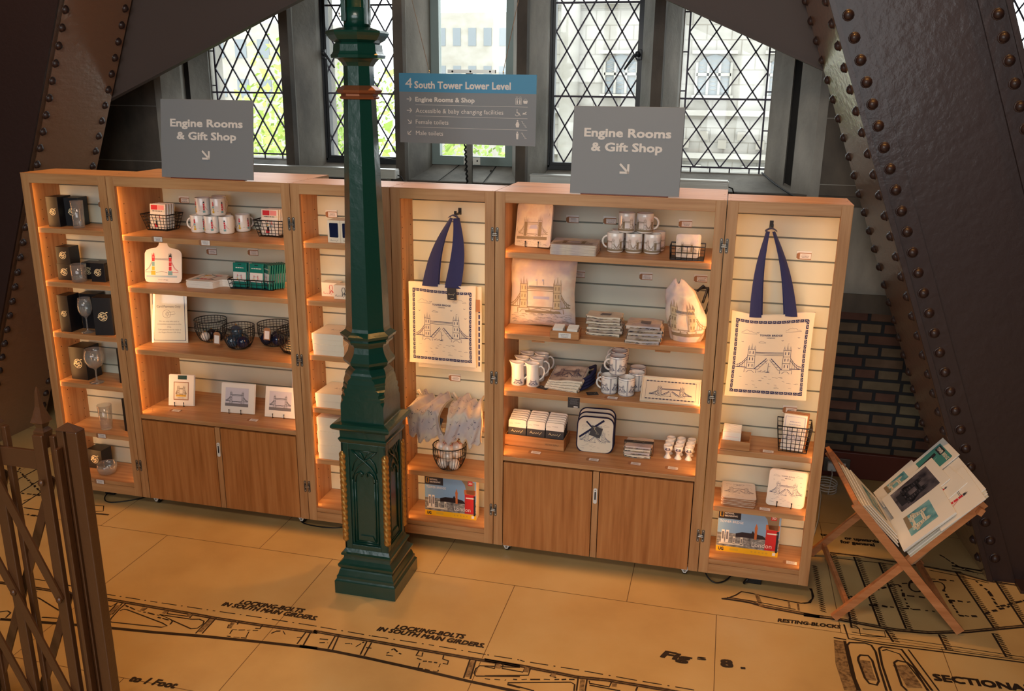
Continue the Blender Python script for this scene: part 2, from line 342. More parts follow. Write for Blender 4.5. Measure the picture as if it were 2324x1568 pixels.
FL = [('w',16,[-1652,-856,-1112,-847,-946,-848,-695,-850,-529,-853,-302,-849,-53,-836,-72,-830,52,-833,185,-832,423,-836,624,-838,836,-836,688,-833,843,-833,1072,-844,1193,-832,1409,-832,1501,-835,1732,-832,2205,-827]),
('i',5,[-1657,-851,-1116,-842,-950,-843,-698,-845,-532,-848,-305,-844,-55,-831,-74,-826,50,-828,183,-827,421,-831,623,-834,835,-831,687,-828,842,-828,1071,-840,1192,-827,1409,-828,1501,-831,1732,-828,2205,-823]),
('i',5,[-1646,-862,-1107,-853,-942,-854,-691,-856,-525,-859,-299,-854,-50,-842,-69,-836,55,-838,188,-837,425,-841,626,-843,838,-841,689,-838,844,-838,1072,-849,1193,-837,1410,-837,1502,-840,1732,-837,2204,-832]),
('i',10,[-1422,-1100,-1230,-1073,-1134,-1059,-942,-1036,-722,-1013,-514,-986,-262,-960,-3,-938,-81,-942,67,-939,216,-945,426,-959,670,-979,873,-991,1083,-1010,1417,-1045]),
('i',3,[-1429,-1092,-1237,-1065,-1140,-1051,-949,-1028,-728,-1005,-519,-977,-267,-952,-7,-930,-85,-934,63,-931,213,-937,423,-951,668,-972,871,-983,1082,-1002,1416,-1038]),
('d',4,[-1663,-791,-1396,-788,-1138,-814,-856,-811,-568,-805,-317,-798,-84,-795,-57,-796,180,-799,450,-795,689,-798,827,-797,840,-801,1064,-799,1296,-804,1526,-805]),
('i',5,[-1018,-863,-1025,-892,-1077,-890]),
('i',5,[-1019,-859,-1010,-896,-1002,-965]),
('i',5,[-977,-852,-977,-898,-965,-970,-957,-990,-946,-994,-714,-972,-697,-957,-729,-944,-940,-896,-958,-897,-967,-911]),
('i',5,[-994,-857,-980,-944]),
('i',5,[-526,-850,-521,-967]),
('i',5,[-552,-853,-548,-974]),
('i',5,[-623,-887,-780,-892,-690,-919,-587,-949,-562,-939,-556,-905,-564,-886,-592,-878,-623,-887]),
('i',5,[-758,-856,-753,-877,-652,-872,-648,-849]),
('i',5,[-640,-854,-638,-880]),
('i',5,[-876,-864,-879,-884,-867,-884,-864,-861]),
('i',5,[-81,-836,-70,-929]),
('i',5,[-101,-842,-99,-930]),
('i',5,[-80,-840,-69,-932]),
('i',5,[45,-831,63,-940]),
('i',5,[31,-835,40,-927]),
('i',5,[176,-841,185,-931]),
('i',5,[198,-842,203,-933]),
('i',5,[629,-840,638,-964]),
('i',5,[654,-843,665,-963]),
('i',5,[838,-844,679,-874,669,-895,670,-926,682,-940,851,-899]),
('i',5,[860,-935,815,-947,815,-959,867,-965]),
('i',5,[-433,-844,-430,-872,-446,-883,-439,-903,-423,-899]),
('i',5,[-417,-847,-412,-871]),
('i',5,[-306,-843,-302,-874,-323,-876]),
('i',5,[409,-843,408,-876,433,-876,428,-851]),
('i',5,[517,-847,521,-871,547,-877,550,-899,530,-898]),
('i',5,[738,-844,741,-876,699,-874]),
('i',5,[768,-840,770,-868,856,-869,859,-836]),
('i',5,[880,-839,882,-882,715,-930]),
('i',5,[976,-838,966,-864,992,-869]),
('i',5,[813,-947,1053,-881,1070,-891,1074,-929]),
('i',5,[814,-954,924,-968]),
('i',5,[1076,-843,1083,-926]),
('i',5,[1112,-849,1116,-918]),
('i',5,[1122,-854,1125,-869,1203,-871,1208,-839]),
('i',5,[1127,-880,1248,-883]),
('i',5,[1310,-843,1306,-868]),
('i',5,[-1415,-928,-1400,-915,-1381,-919,-1227,-977]),
('i',5,[-1441,-910,-1431,-874]),
('i',5,[-1260,-1040,-1185,-1028]),
('i',5,[-1467,-1053,-1440,-1038,-1416,-1047,-1408,-1083]),
('s',4,[-412,-910,-303,-888]),
('s',4,[-412,-910,-405,-950]),
('s',4,[-338,-905,-325,-950]),
('s',4,[-410,-957,-322,-949]),
('s',4,[-238,-892,-227,-872,-200,-864,-177,-883]),
('s',4,[-121,-889,-90,-880]),
('s',4,[287,-895,302,-858,346,-886]),
('s',4,[288,-907,335,-901]),
('s',4,[418,-892,447,-904,510,-900]),
('s',4,[440,-918,442,-949]),
('s',4,[520,-903,527,-951]),
('s',4,[435,-951,528,-954]),
('s',4,[-23,-876,17,-869]),
('s',4,[-13,-898,23,-891]),
('s',4,[93,-876,122,-872]),
('s',4,[145,-886,166,-847]),
('s',4,[239,-949,440,-952]),
('s',4,[-969,-870,-897,-889]),
('s',4,[-891,-891,-776,-898]),
('s',4,[-775,-912,-694,-920,-692,-945]),
('s',4,[720,-948,802,-934]),
('s',4,[829,-923,1069,-860]),
('s',4,[189,-881,230,-877]),
('w',14,[-998,-877,-991,-955]),
('w',14,[-538,-864,-538,-961]),
('w',14,[642,-852,651,-955]),
('w',14,[1095,-853,1102,-921]),
('w',14,[-876,-864,-875,-885]),
('w',14,[-766,-858,-769,-881]),
('w',14,[-437,-859,-434,-895]),
('w',14,[754,-848,755,-872]),
('w',14,[867,-838,868,-866]),
('w',14,[977,-845,979,-868]),
('w',14,[1221,-843,1221,-866]),
('w',14,[-652,-854,-648,-875]),
('w',14,[751,-842,750,-868]),
('w',16,[1644,-116,1742,-120,1813,-140,2045,-161,1978,-162,2112,-157,2251,-171,2361,-179,2496,-164,2659,-113,2912,-4,3069,75]),
('i',7,[1644,-123,1742,-127,1813,-148,2045,-168,1977,-169,2111,-164,2250,-178,2360,-186,2494,-171,2657,-120,2910,-12,3067,68]),
('i',4,[1644,-107,1742,-110,1813,-131,2046,-152,1978,-153,2113,-148,2252,-162,2362,-170,2497,-155,2661,-104,2915,5,3072,85]),
('i',6,[1620,-125,1650,-112,1683,-79,1709,-41,1760,-44,1798,-54,1913,-66,1973,-70,2006,-56,2027,-17,2029,42,2021,70]),
('i',8,[1620,-125,1721,-122,1796,-136]),
('w',14,[1778,-44,1787,-100,1796,-145]),
('i',4,[1665,-106,1771,-109,1945,-129]),
('w',7,[1918,-68,1920,-126]),
('w',7,[1958,-69,1959,-134]),
('i',10,[2721,467,2894,446,3032,425,3171,406]),
('i',4,[2715,440,2888,419,3163,380]),
('w',12,[2147,445,2282,448,2434,434,2599,424,2728,407,2852,359,3012,352]),
('i',5,[2147,445,2282,448,2434,434,2599,424,2728,407,2852,359,3012,352]),
('i',4,[2147,395,2287,400,2440,403]),
('i',4,[2603,394,2721,374,2857,340]),
('i',7,[2146,433,2177,-144]),
('h',20,[2165,434,2194,-143]),
('i',7,[2260,431,2296,-172]),
('h',20,[2279,431,2312,-171]),
('i',7,[2374,407,2404,-159]),
('h',20,[2393,408,2420,-159]),
('i',7,[2725,416,2780,-60]),
('h',20,[2743,417,2796,-59]),
('i',7,[2893,370,2916,9]),
('h',20,[2911,370,2932,10]),
('i',7,[2174,-136,2174,-212]),
('h',18,[2190,-135,2190,-211]),
('i',7,[2315,-191,2333,-275]),
('h',18,[2331,-190,2349,-274]),
('i',7,[2534,-166,2542,-274]),
('h',18,[2550,-165,2558,-273]),
('i',7,[2762,-98,2773,-266]),
('h',18,[2778,-97,2788,-265]),
('h',20,[2061,291,2065,-122]),
('i',5,[2028,71,2033,5,2014,-55,1984,-70]),
('s',8,[2173,24,2408,201,2546,277]),
('s',8,[2273,-4,2460,10,2553,16]),
('s',8,[2631,221,2640,130,2655,9,2730,24]),
('s',8,[2640,130,2730,140]),
('s',8,[2801,345,2837,257,2841,129,2975,219]),
('s',8,[2769,56,2902,154]),
('s',8,[2586,308,2699,318]),
('s',8,[2433,121,2537,126]),
('s',8,[2687,567,2751,465,2827,413]),
('s',8,[2438,209,2444,23]),
('i',7,[2556,240,2548,213,2533,189,2516,173,2500,169,2487,176,2480,195,2481,220,2489,248,2504,273,2521,289,2538,293,2551,285,2558,266,2556,240]),
('i',5,[2582,270,2602,286,2621,291,2636,284,2644,267,2643,244,2634,218]),
('i',6,[2144,-195,2151,-299,2276,-306,2534,-295,2833,-287]),
('i',3,[2165,-288,2279,-289,2529,-278,2837,-271]),
('i',2.5,[2170,-246,2527,-243,2844,-247]),
('i',4,[2190,-191,2205,-212,2204,-261,2307,-246,2309,-201,2219,-208]),
('i',6,[2090,-307,2141,-310]),
('w',36,[2113,-325,2103,-494,2118,-655]),
('i',9,[2133,-320,2136,-535,2147,-647]),
('i',7,[2140,-349,2152,-327,2214,-314,2239,-323,2250,-366,2250,-484,2255,-619]),
('i',7,[2144,-568,2140,-388,2140,-349]),
('i',6,[2155,-645,2144,-568]),
('i',7,[2267,-339,2282,-323,2359,-322,2429,-573]),
('i',7,[2267,-339,2263,-452,2271,-615]),
('i',5,[2386,-315,2454,-567]),
('i',5,[2278,-351,2297,-339,2345,-356,2416,-577]),
('w',30,[2198,-440,2200,-518,2206,-566]),
('i',7,[2175,-424,2185,-406,2216,-402,2228,-432,2234,-565,2223,-592,2195,-589,2183,-558,2172,-447,2175,-424]),
('w',44,[2333,-434,2353,-506,2366,-571]),
('i',7,[2313,-424,2329,-405,2366,-410,2385,-441,2412,-578]),
('i',7,[2313,-424,2318,-570,2333,-598]),
('i',6,[-2419,28,-2420,258]),
('i',6,[-2274,-80,-2292,133]),
('i',6,[-2152,-177,-2168,4]),
('i',6,[-2116,-198,-1997,-197]),
('s',8,[-2481,179,-2173,-9]),
('s',8,[-2307,-56,-2124,-45]),
('s',8,[-2411,89,-2400,33]),
('s',8,[-2570,217,-2527,229,-2500,174]),
('s',8,[-2177,-130,-2155,-81]),
('s',8,[-2039,-259,-1956,-262]),
('i',5,[-1785,-88,-1770,-73,-1710,-67,-1672,-119,-1741,-143]),
('i',9,[-1727,-160,-1660,-152,-1614,-149])]
FT = [('LOCKING-BOLTS', -0.49, -0.727, -0.18, -0.72, 0.029), ('IN SOUTH MAIN GIRDERS.', -0.557, -0.761, -0.101, -0.756, 0.028), ('LOCKING-BOLTS', 0.256, -0.726, 0.565, -0.719, 0.028), ('IN SOUTH MAIN GIRDERS.', 0.186, -0.758, 0.661, -0.757, 0.027), ('SECTIONAL', 2.453, -0.502, 2.819, -0.482, 0.04), ('RESTING-BLOCKS', 1.863, -0.247, 2.129, -0.231, 0.024), ('to 1 Foot', -0.62, -1.313, -0.423, -1.307, 0.034), ('Fig', 1.384, -0.63, 1.505, -0.634, 0.045), ('8 .', 1.628, -0.63, 1.718, -0.621, 0.047), ('s', 1.531, -0.608, 1.564, -0.606, 0.027), ('to D', 2.117, 0.621, 2.2, 0.619, 0.025), ('or upwards', 2.238, 0.61, 2.405, 0.617, 0.03), ('for general', 2.212, 0.565, 2.378, 0.572, 0.029)]
# ================================================================ SETTING
fl = MB().box(-6, 6.5, -7, 1.47, -.06, 0, m_floor).obj('floor'); struct(fl)
mb = MB(); X0 = -.262
for j in range(-6, 3):
    y = X0+j*1.04
    if y < 1.46: mb.rect(-6, y-.0016, 6.5, y+.0016, m_ftile, flat((0, 0, 0), (1, 0, 0), (0, 1, 0), .0003))
    for i in range(-7, 8):
        x = .675+i*.925+(0 if j % 2 else -.4); y0 = X0+j*1.04
        if y0+1.04 < 1.5 and -6 < x < 6.5: mb.rect(x-.0016, y0, x+.0016, y0+1.04, m_ftile, flat((0, 0, 0), (1, 0, 0), (0, 1, 0), .0003))
struct(mb.obj('floor_joints', fl))
mb = MB()
for k, (kind, w, Q) in enumerate(FL):
    P = [(Q[i]/1000, Q[i+1]/1000) for i in range(0, len(Q), 2)]; mp = flat((0, 0, 0), (1, 0, 0), (0, 1, 0), .0006+k*.000004); w *= .00135
    m = m_fwash if kind in 'wh' else m_fink
    if kind in 'iw': mb.rib(P, w, m, mp); continue
    a = 0   # broken lines
    for (x0, y0), (x1, y1) in zip(P, P[1:]):
        L = math.hypot(x1-x0, y1-y0)
        if L < 1e-4: continue
        t = 0; ux, uy = (x1-x0)/L, (y1-y0)/L
        while t < L:
            if kind == 'd': q, g = (.075, .022) if a % 2 == 0 else (.008, .022)
            elif kind == 'h': q, g = .012, .006
            else: q, g = random.uniform(.012, .04), random.uniform(.004, .02)
            e = min(L, t+q)
            if kind == 'h':
                mb.rib([(x0+ux*t+uy*w/2, y0+uy*t-ux*w/2), (x0+ux*e-uy*w/2, y0+uy*e+ux*w/2)], .004, m_fink, mp)
                mb.rib([(x0+ux*t, y0+uy*t), (x0+ux*e, y0+uy*e)], w*.6, m, mp)
            else: 
                o = random.uniform(-.3, .3)*w if kind == 's' else 0
                mb.rib([(x0+ux*t-uy*o, y0+uy*t+ux*o), (x0+ux*e+uy*o, y0+uy*e-ux*o)], w*(random.uniform(.6, 1.5) if kind == 's' else 1), m, mp)
            t = e+g; a += 1
struct(mb.obj('floor_drawing', fl))
mb = MB()
for t, x0, y0, x1, y1, h in FT:
    d = Vector((x1-x0, y1-y0, 0)); text(mb, t, 0, 0, h, m_fink, flat((x0, y0, .0007), d, (-d.y, d.x, 0), .0004), width=d.length, bold=.045 if t != 's' else .02, sh=.25 if 'F' in t and len(t) < 10 or 'LOCK' in t or 'SOUTH' in t else 0)
struct(mb.obj('floor_lettering', fl))

# back wall: brick below, sooty stone band, dressed stone round the windows
struct(MB().box(-6, 6.5, 1.45, 2.05, 0, 1.02, m_brick).obj('wall_back'))
mb = MB(); mb.box(-6, 6.5, 1.44, 2.05, 1.02, 1.13, m_stonedk); mb.box(-6, 6.5, 1.45, 2.05, 1.13, 1.62, m_stone)
mb.box(-6, 6.5, 1.46, 2.05, 1.62, 1.68, m_stonedk)
for x0, x1 in ((-6, -2.15), (1.95, 2.84), (3.9, 6.5)):
    mb.box(x0, x1, 1.45, 2.05, 1.68, 4.6, m_stonedk)
    for k in range(8): mb.box(max(x0, -5), min(x1, 5.5), 1.4485, 1.45, 1.74+k*.36, 1.744+k*.36, m_stone)
mb.box(2.84, 3.9, 1.45, 2.05, 1.68, 2.42, m_stonedk)
mb.box(-2.15, 1.95, 1.45, 2.05, 3.9, 4.6, m_stone)
struct(mb.obj('wall_back_stonework'))
mb = MB().prism([(1.3, 1.62), (1.45, 1.66), (1.76, 1.765), (1.95, 1.765), (1.95, 1.6), (1.3, 1.6)], -2.15, 1.95, m_stone, 'x')
mb.prism([(1.26, 1.6), (1.26, 1.63), (1.45, 1.65), (1.45, 1.6)], -2.3, 2.1, m_stonedk, 'x')
struct(mb.obj('trim_1'))
for nm, x0, x1 in (('trim_2', -1.365, -1.125), ('trim_3', -.605, -.385), ('trim_4', .16, .385), ('trim_5', .945, 1.175)):   # moulded mullions
    c = (x0+x1)/2; w = (x1-x0)/2; mb = MB()
    mb.prism([(c-w, 1.9), (c-w, 1.7), (c-w*.94, 1.66), (c-.032, 1.5), (c-.03, 1.47), (c+.03, 1.47), (c+.032, 1.5), (c+w*.94, 1.66), (c+w, 1.7), (c+w, 1.9)], 1.66, 4, m_stone, 'z')
    mb.prism([(c-.036, 1.48), (c-.03, 1.435), (c+.03, 1.435), (c+.036, 1.48)], 1.65, 4, m_stonedk, 'z')
    struct(mb.obj(nm))
for nm, s_, xg, xf in (('trim_6', -1, -1.965, -2.15), ('trim_7', 1, 1.71, 1.95)):   # splayed jambs with a dark groove
    a = xg+(xf-xg)*.42; b_ = xg+(xf-xg)*.6; mb = MB()
    ya, yb = 1.72-.27*.42, 1.72-.27*.6
    mb.prism([(xg, 1.9), (xg, 1.72), (a, ya), (a+s_*.012, ya+.05), (b_, yb+.05), (b_, yb), (xf, 1.445), (xf+s_*.05, 1.445), (xf+s_*.05, 1.9)], 1.66, 4, m_stone, 'z')
    mb.prism([(a+s_*.002, ya+.047), (b_, yb+.045), (b_, yb+.053), (a+s_*.012, ya+.053)], 1.68, 4, m_slate, 'z')
    struct(mb.obj(nm))
struct(MB().box(-6, 6.5, 1.415, 1.45, 0, .165, m_redwood, .006).obj('baseboard_back'))
struct(MB().box(-6.2, -6, -7, 2.05, 0, 4.6, m_wall).obj('wall_left')); struct(MB().box(6.5, 6.7, -7, 2.05, 0, 4.6, m_wall).obj('wall_right'))
mb = MB().box(-6.2, 6.7, -7.2, -7, 0, 1.6, m_wall); mb.box(-6.2, 6.7, -7.2, -7, 4.2, 4.6, m_wall); mb.box(-6.2, -2.4, -7.2, -7, 1.6, 4.2, m_wall); mb.box(3.4, 6.7, -7.2, -7, 1.6, 4.2, m_wall)
for k in range(1, 6): mb.box(-2.4+k*5.8/6-.09, -2.4+k*5.8/6+.09, -7.2, -7, 1.6, 4.2, m_stone)
struct(mb.obj('wall_front')); struct(MB().box(-6.2, 6.7, -7.2, 2.05, 4.6, 4.7, m_wall).obj('ceiling'))

def clip(x0, y0, x1, y1, X0_, Y0_, X1_, Y1_):
    t0, t1 = 0, 1; dx, dy = x1-x0, y1-y0
    for p, q in ((-dx, x0-X0_), (dx, X1_-x0), (-dy, y0-Y0_), (dy, Y1_-y0)):
        if abs(p) < 1e-9:
            if q < 0: return None
        else:
            r = q/p
            if p < 0: t0 = max(t0, r)
            else: t1 = min(t1, r)
    return (x0+t0*dx, y0+t0*dy, x0+t1*dx, y0+t1*dy) if t0 < t1 else None
def window(n, x0, x1, zb, zt, kind, y=1.75, handle=0):
    root = bpy.data.objects.new('window_%d' % n, None); C.objects.link(root); struct(root)
    b_ = {'iron': .03, 'lead': .006, 'alu': .055}[kind]; mb = MB(); fm = {'iron': m_iron, 'lead': m_stone, 'alu': m_alu}[kind]
    d = .03 if kind != 'lead' else .012
    for r_ in ((x0, x1, zb, zb+b_), (x0, x1, zt-b_, zt), (x0, x0+b_, zb+b_, zt-b_), (x1-b_, x1, zb+b_, zt-b_)): mb.box(r_[0], r_[1], y-d, y+.02, r_[2], r_[3], fm)
    if kind == 'iron':
        for r_ in ((x0-.014, x1+.014, zb-.014, zb+.012), (x0-.014, x0+.012, zb, zt), (x1-.012, x1+.014, zb, zt)): mb.box(r_[0], r_[1], y-.045, y-.01, r_[2], r_[3], fm)
    if kind == 'alu':
        mb.box((x0+x1)/2-.055, (x0+x1)/2+.055, y-.034, y-.03, zb+.004, zb+.05, m_steel)
        for q in (-.035, .035): mb.ball(((x0+x1)/2+q, y-.035, zb+.028), .006, m_iron, 8)
    mb.obj('frame', root); X0_, X1_, Z0, Z1 = x0+b_, x1-b_, zb+b_, zt-b_
    MB().box(X0_, X1_, y, y+.004, Z0, Z1, m_pane).obj('pane', root)
    if kind != 'alu':
        mb = MB(); W_, H_ = .133, .222; L, R, B_, T_ = X0_, X1_, Z0, Z1
        if kind == 'lead':
            L, R, B_ = X0_+.03, X1_-.03, Z0+.03
            for x in (L, R): mb.bar((x, y-.003, Z0), (x, y-.003, T_), .010, .008, m_lead)
            mb.bar((X0_, y-.003, B_), (X1_, y-.003, B_), .010, .008, m_lead)
            for k in range(1, 40):
                z = B_+k*H_
                if z < T_:
                    mb.bar((X0_, y-.003, z), (L, y-.003, z), .008, .006, m_lead); mb.bar((R, y-.003, z), (X1_, y-.003, z), .008, .006, m_lead)
            for k in range(5): mb.bar((L+W_*(k+.5)*(R-L)/(W_*4), y-.003, Z0), (L+W_*(k+.5)*(R-L)/(W_*4), y-.003, B_), .008, .006, m_lead) if k < 4 else 0
            W_ = (R-L)/round((R-L)/.133)
        nn = 34
        for i in range(-nn, nn):
            for sg in (1, -1):
                xa = L+W_*.5+i*W_; q = clip(xa, B_-.0, xa+sg*W_*nn, B_+H_*nn, L, B_, R, T_)
                if q: mb.bar((q[0], y-.003, q[1]), (q[2], y-.003, q[3]),   .0082, .009, m_lead)
        z = B_+.40
        while z < T_: mb.bar((X0_, y-.008, z), (X1_, y-.008, z), .011, .01, m_lead); z += .54
        mb.obj('lead_lattice', root)
    if handle:
        s_ = handle; xh = x1-b_/2 if s_ > 0 else x0+b_/2; zz = 2.44; mb = MB()
        mb.box(xh-.014, xh+.014, y-.05, y-.03, zz-.03, zz+.03, m_iron, .004)
        mb.tube([(xh, y-.05, zz), (xh-s_*.03, y-.075, zz-.005), (xh-s_*.085, y-.07, zz-.085)], [.012, .01, .006], m_iron, 8)
        mb.ball((xh-s_*.012, y-.065, zz+.006), .016, m_iron, 8); mb.obj('handle', root)
    if kind == 'iron':
        mb = MB(); c = x1-.17; mb.bar((c-.07, y-.06, zb+.035), (c+.16, y-.055, zb+.012), .012, .008, m_iron); mb.box(c-.02, c+.02, y-.07, y-.03, zb+.01, zb+.03, m_iron, .003); mb.obj('stay', root)
    return root
window(1, -1.965, -1.365, 1.757, 3.9, 'lead'); window(2, -1.125, -.605, 1.767, 3.9, 'iron', handle=-1); window(3, -.385, .16, 1.762, 3.9, 'alu')
window(4, .385, .945, 1.767, 3.9, 'iron', handle=1); window(5, 1.175, 1.71, 1.757, 3.9, 'lead'); window(6, 2.84, 3.9, 2.42, 3.9, 'lead')
# bolts along the lead-covered centre sill
mb = MB()
for x, y_ in ((-.14, 1.66), (.03, 1.66), (-.17, 1.4), (.0, 1.4)): mb.ball((x, y_, 1.765-(1.76-y_)*.34+.006), .009, m_dsteel, 8)
mb.bar((.045, 1.75, 1.765), (.02, 1.31, 1.627), .005, .003, m_slate, (0, 0, 1)); mb.bar((-.2, 1.75, 1.765), (-.3, 1.31, 1.627), .003, .003, m_slate, (0, 0, 1))
struct(mb.obj('trim_8'))

# ================================================================ OUTSIDE
m_leaf = [leafy('leaf_yellow_green', (168, 184, 92), (138, 162, 74)), leafy('leaf_mid_green', (150, 170, 88), (122, 146, 70))]
m_pale_st = mat('pale_ashlar', (160, 154, 144), .9, tex=((.6, .6, .9), 6, [(.3, (148, 142, 130)), (.7, (170, 166, 158))])); m_bark = mat('bark', (90, 76, 60), .9); m_glsd = mat('far_window', (118, 124, 128), .5)
g = struct(MB().box(-90, 90, 3, 160, -14.2, -14, mat('embankment_paving', (140, 138, 126), .9)).obj('ground'))
def tree(lbl, x, y, zb, zt, r, k, n=6500):
    t = thing('plane_tree', lbl, 'tree', (x, y, zb)); h = zt-zb; mb = MB(); rnd = random.Random(k*7+3)
    for _ in range(n):
        a, b_, c_ = [rnd.gauss(0, 1) for _ in range(3)]; q = math.sqrt(a*a+b_*b_+c_*c_); rr = rnd.uniform(.55, 1)
        p = Vector((a/q*r*rr, b_/q*r*rr, h*.62+c_/q*h*.4*rr)); p.x += .22*r*math.sin(p.z*2+k); s_ = rnd.uniform(.05, .12)
        u = Vector((rnd.gauss(0, 1), rnd.gauss(0, 1), rnd.gauss(0, 1))).normalized(); v = u.orthogonal().normalized()
        mb.add([p-u*s_, p+v*s_*.6, p+u*s_, p-v*s_*.6], [(0, 1, 2, 3)], m_leaf[k % 2])
    mb.obj('crown', t); MB().tube([(0, 0, -0.0), (.1, 0, h*.3), (-.1, .1, h*.75)], [.28, .2, .06], m_bark, 8).obj('trunk', t)
tree('yellow-green plane tree outside, seen through the leftmost leaded window', -8.0, 13.5, -14, 3.0, 1.8, 0)
tree('low bushy plane tree outside, seen left of the green post', -10.4, 22, -14, 3.4, 2.3, 1)
tree('pale green plane tree outside, seen right behind the green post', -3.3, 9, -14, 2.3, 1.2, 2)
tree('low tree outside, seen through the clear centre window', -4.6, 17, -14, 1.6, 2.2, 3)
def far_block(lbl, x, y, w, h, fl_, n):
    t = thing('office_block', lbl, 'building', (x, y, -14)); MB().box(-w/2, w/2, 0, 6, 0, h, m_pale_st).obj('wall', t); 
    for i in range(n):
        for j in range(fl_): MB().box(-w/2+(i+.25)*w/n, -w/2+(i+.75)*w/n, -.05, .02, h-2.6-j*3, h-1.2-j*3, m_glsd).obj('window', t)
far_block('far pale office block beyond the trees, left window', -36, 62, 12, 21, 2, 6)
far_block('far pale office block seen above the hanging sign', -19.5, 70, 8, 22.3, 2, 6)
# the facade opposite the right-hand windows
m_fac = mat('facade_stone', (150, 146, 138), .9, tex=((1.2, 1.2, 2.4), 8, [(.3, (138, 133, 124)), (.7, (160, 156, 149))])); m_fdk = mat('facade_shadow_joint', (128, 122, 112), .9)
t = thing('stone_facade', 'pale gothic stone building filling the view through the two right windows', 'building', (0, 24, -14))
mb = MB(); mb.box(-4.6, 5.5, 0, 4, 0, 24, m_fac)
for z in (14.3, 15.55, 18.7, 19.05, 12.6): mb.box(-4.6, 5.5, -.35, 0, z, z+.16, m_fac); mb.box(-4.6, 5.5, -.12, 0, z-.1, z, m_fdk)
for z in range(24):
    for i in range(14): mb.box(-4.5+i*.72+(z % 2)*.3, -4.48+i*.72+(z % 2)*.3, -.01, 0, 11+z*.42, 11.4+z*.42, m_fdk)
    mb.box(-4.6, 5.5, -.01, 0, 11.4+z*.42, 11.42+z*.42, m_fdk)
mb.lathe([(.3, 0), (.3, 20.5), (.42, 20.7), (.3, 21), (.3, 24)], m_fac, 12, c=(-3.5, -.2, 0)); mb.lathe([(.22, 0), (.22, 24)], m_fac, 10, c=(-.9, -.15, 0)); mb.lathe([(.2, 15.8), (.3, 19), (.45, 19.4), (.45, 24)], m_fac, 10, c=(-.35, -.2, 0))
for i in range(12): mb.box(-2.2+i*.55, -1.95+i*.55, -.3, 0, 14.6+.25*(i % 2), 14.85+.25*(i % 2), m_fdk)
mb.obj('wall', t)
def gothic(x, z, w, h):
    f = MB(); P = [(x-w/2, z), (x-w/2, z+h*.75), (x-w*.3, z+h*.92), (x, z+h), (x+w*.3, z+h*.92), (x+w/2, z+h*.75), (x+w/2, z)]
    f.prism([(a, b) for a, b in P], -.06, .05, m_glsd, 'y')
    for q in (-w/2, -w/6, w/6, w/2): f.bar((x+q, -.1, z), (x+q, -.1, z+h*.8), .07, .1, m_fac)
    for k in range(8):
        f.bar((x-w/2, -.075, z+h*.1*k), (x+w/2, -.075, z+h*.1*k+.3), .012, .01, m_fac); f.bar((x-w/2, -.078, z+h*.1*k+.3), (x+w/2, -.078, z+h*.1*k), .012, .01, m_fac)
    f.bar((x-w/2, -.1, z+h*.5), (x+w/2, -.1, z+h*.5), .08, .1, m_fac); f.bar((x-w/2-.15, -.2, z+h+.05), (x+w/2+.15, -.2, z+h+.05), .1, .3, m_fac); f.bar((x-w/2-.1, -.15, z-.06), (x+w/2+.1, -.15, z-.06), .1, .2, m_fac)
    f.obj('window', t)
for x in (-1.93, .83, 2.9): gothic(x, 16.15, 1.0, 1.15)
for x in (-2.5, .1, 2.4): gothic(x, 13.0, .8, 1.0)
MB().box(.9, 1.7, -.8, 0, 12.8, 13.5, mat('green_awning', (40, 120, 116), .7)).obj('awning', t)

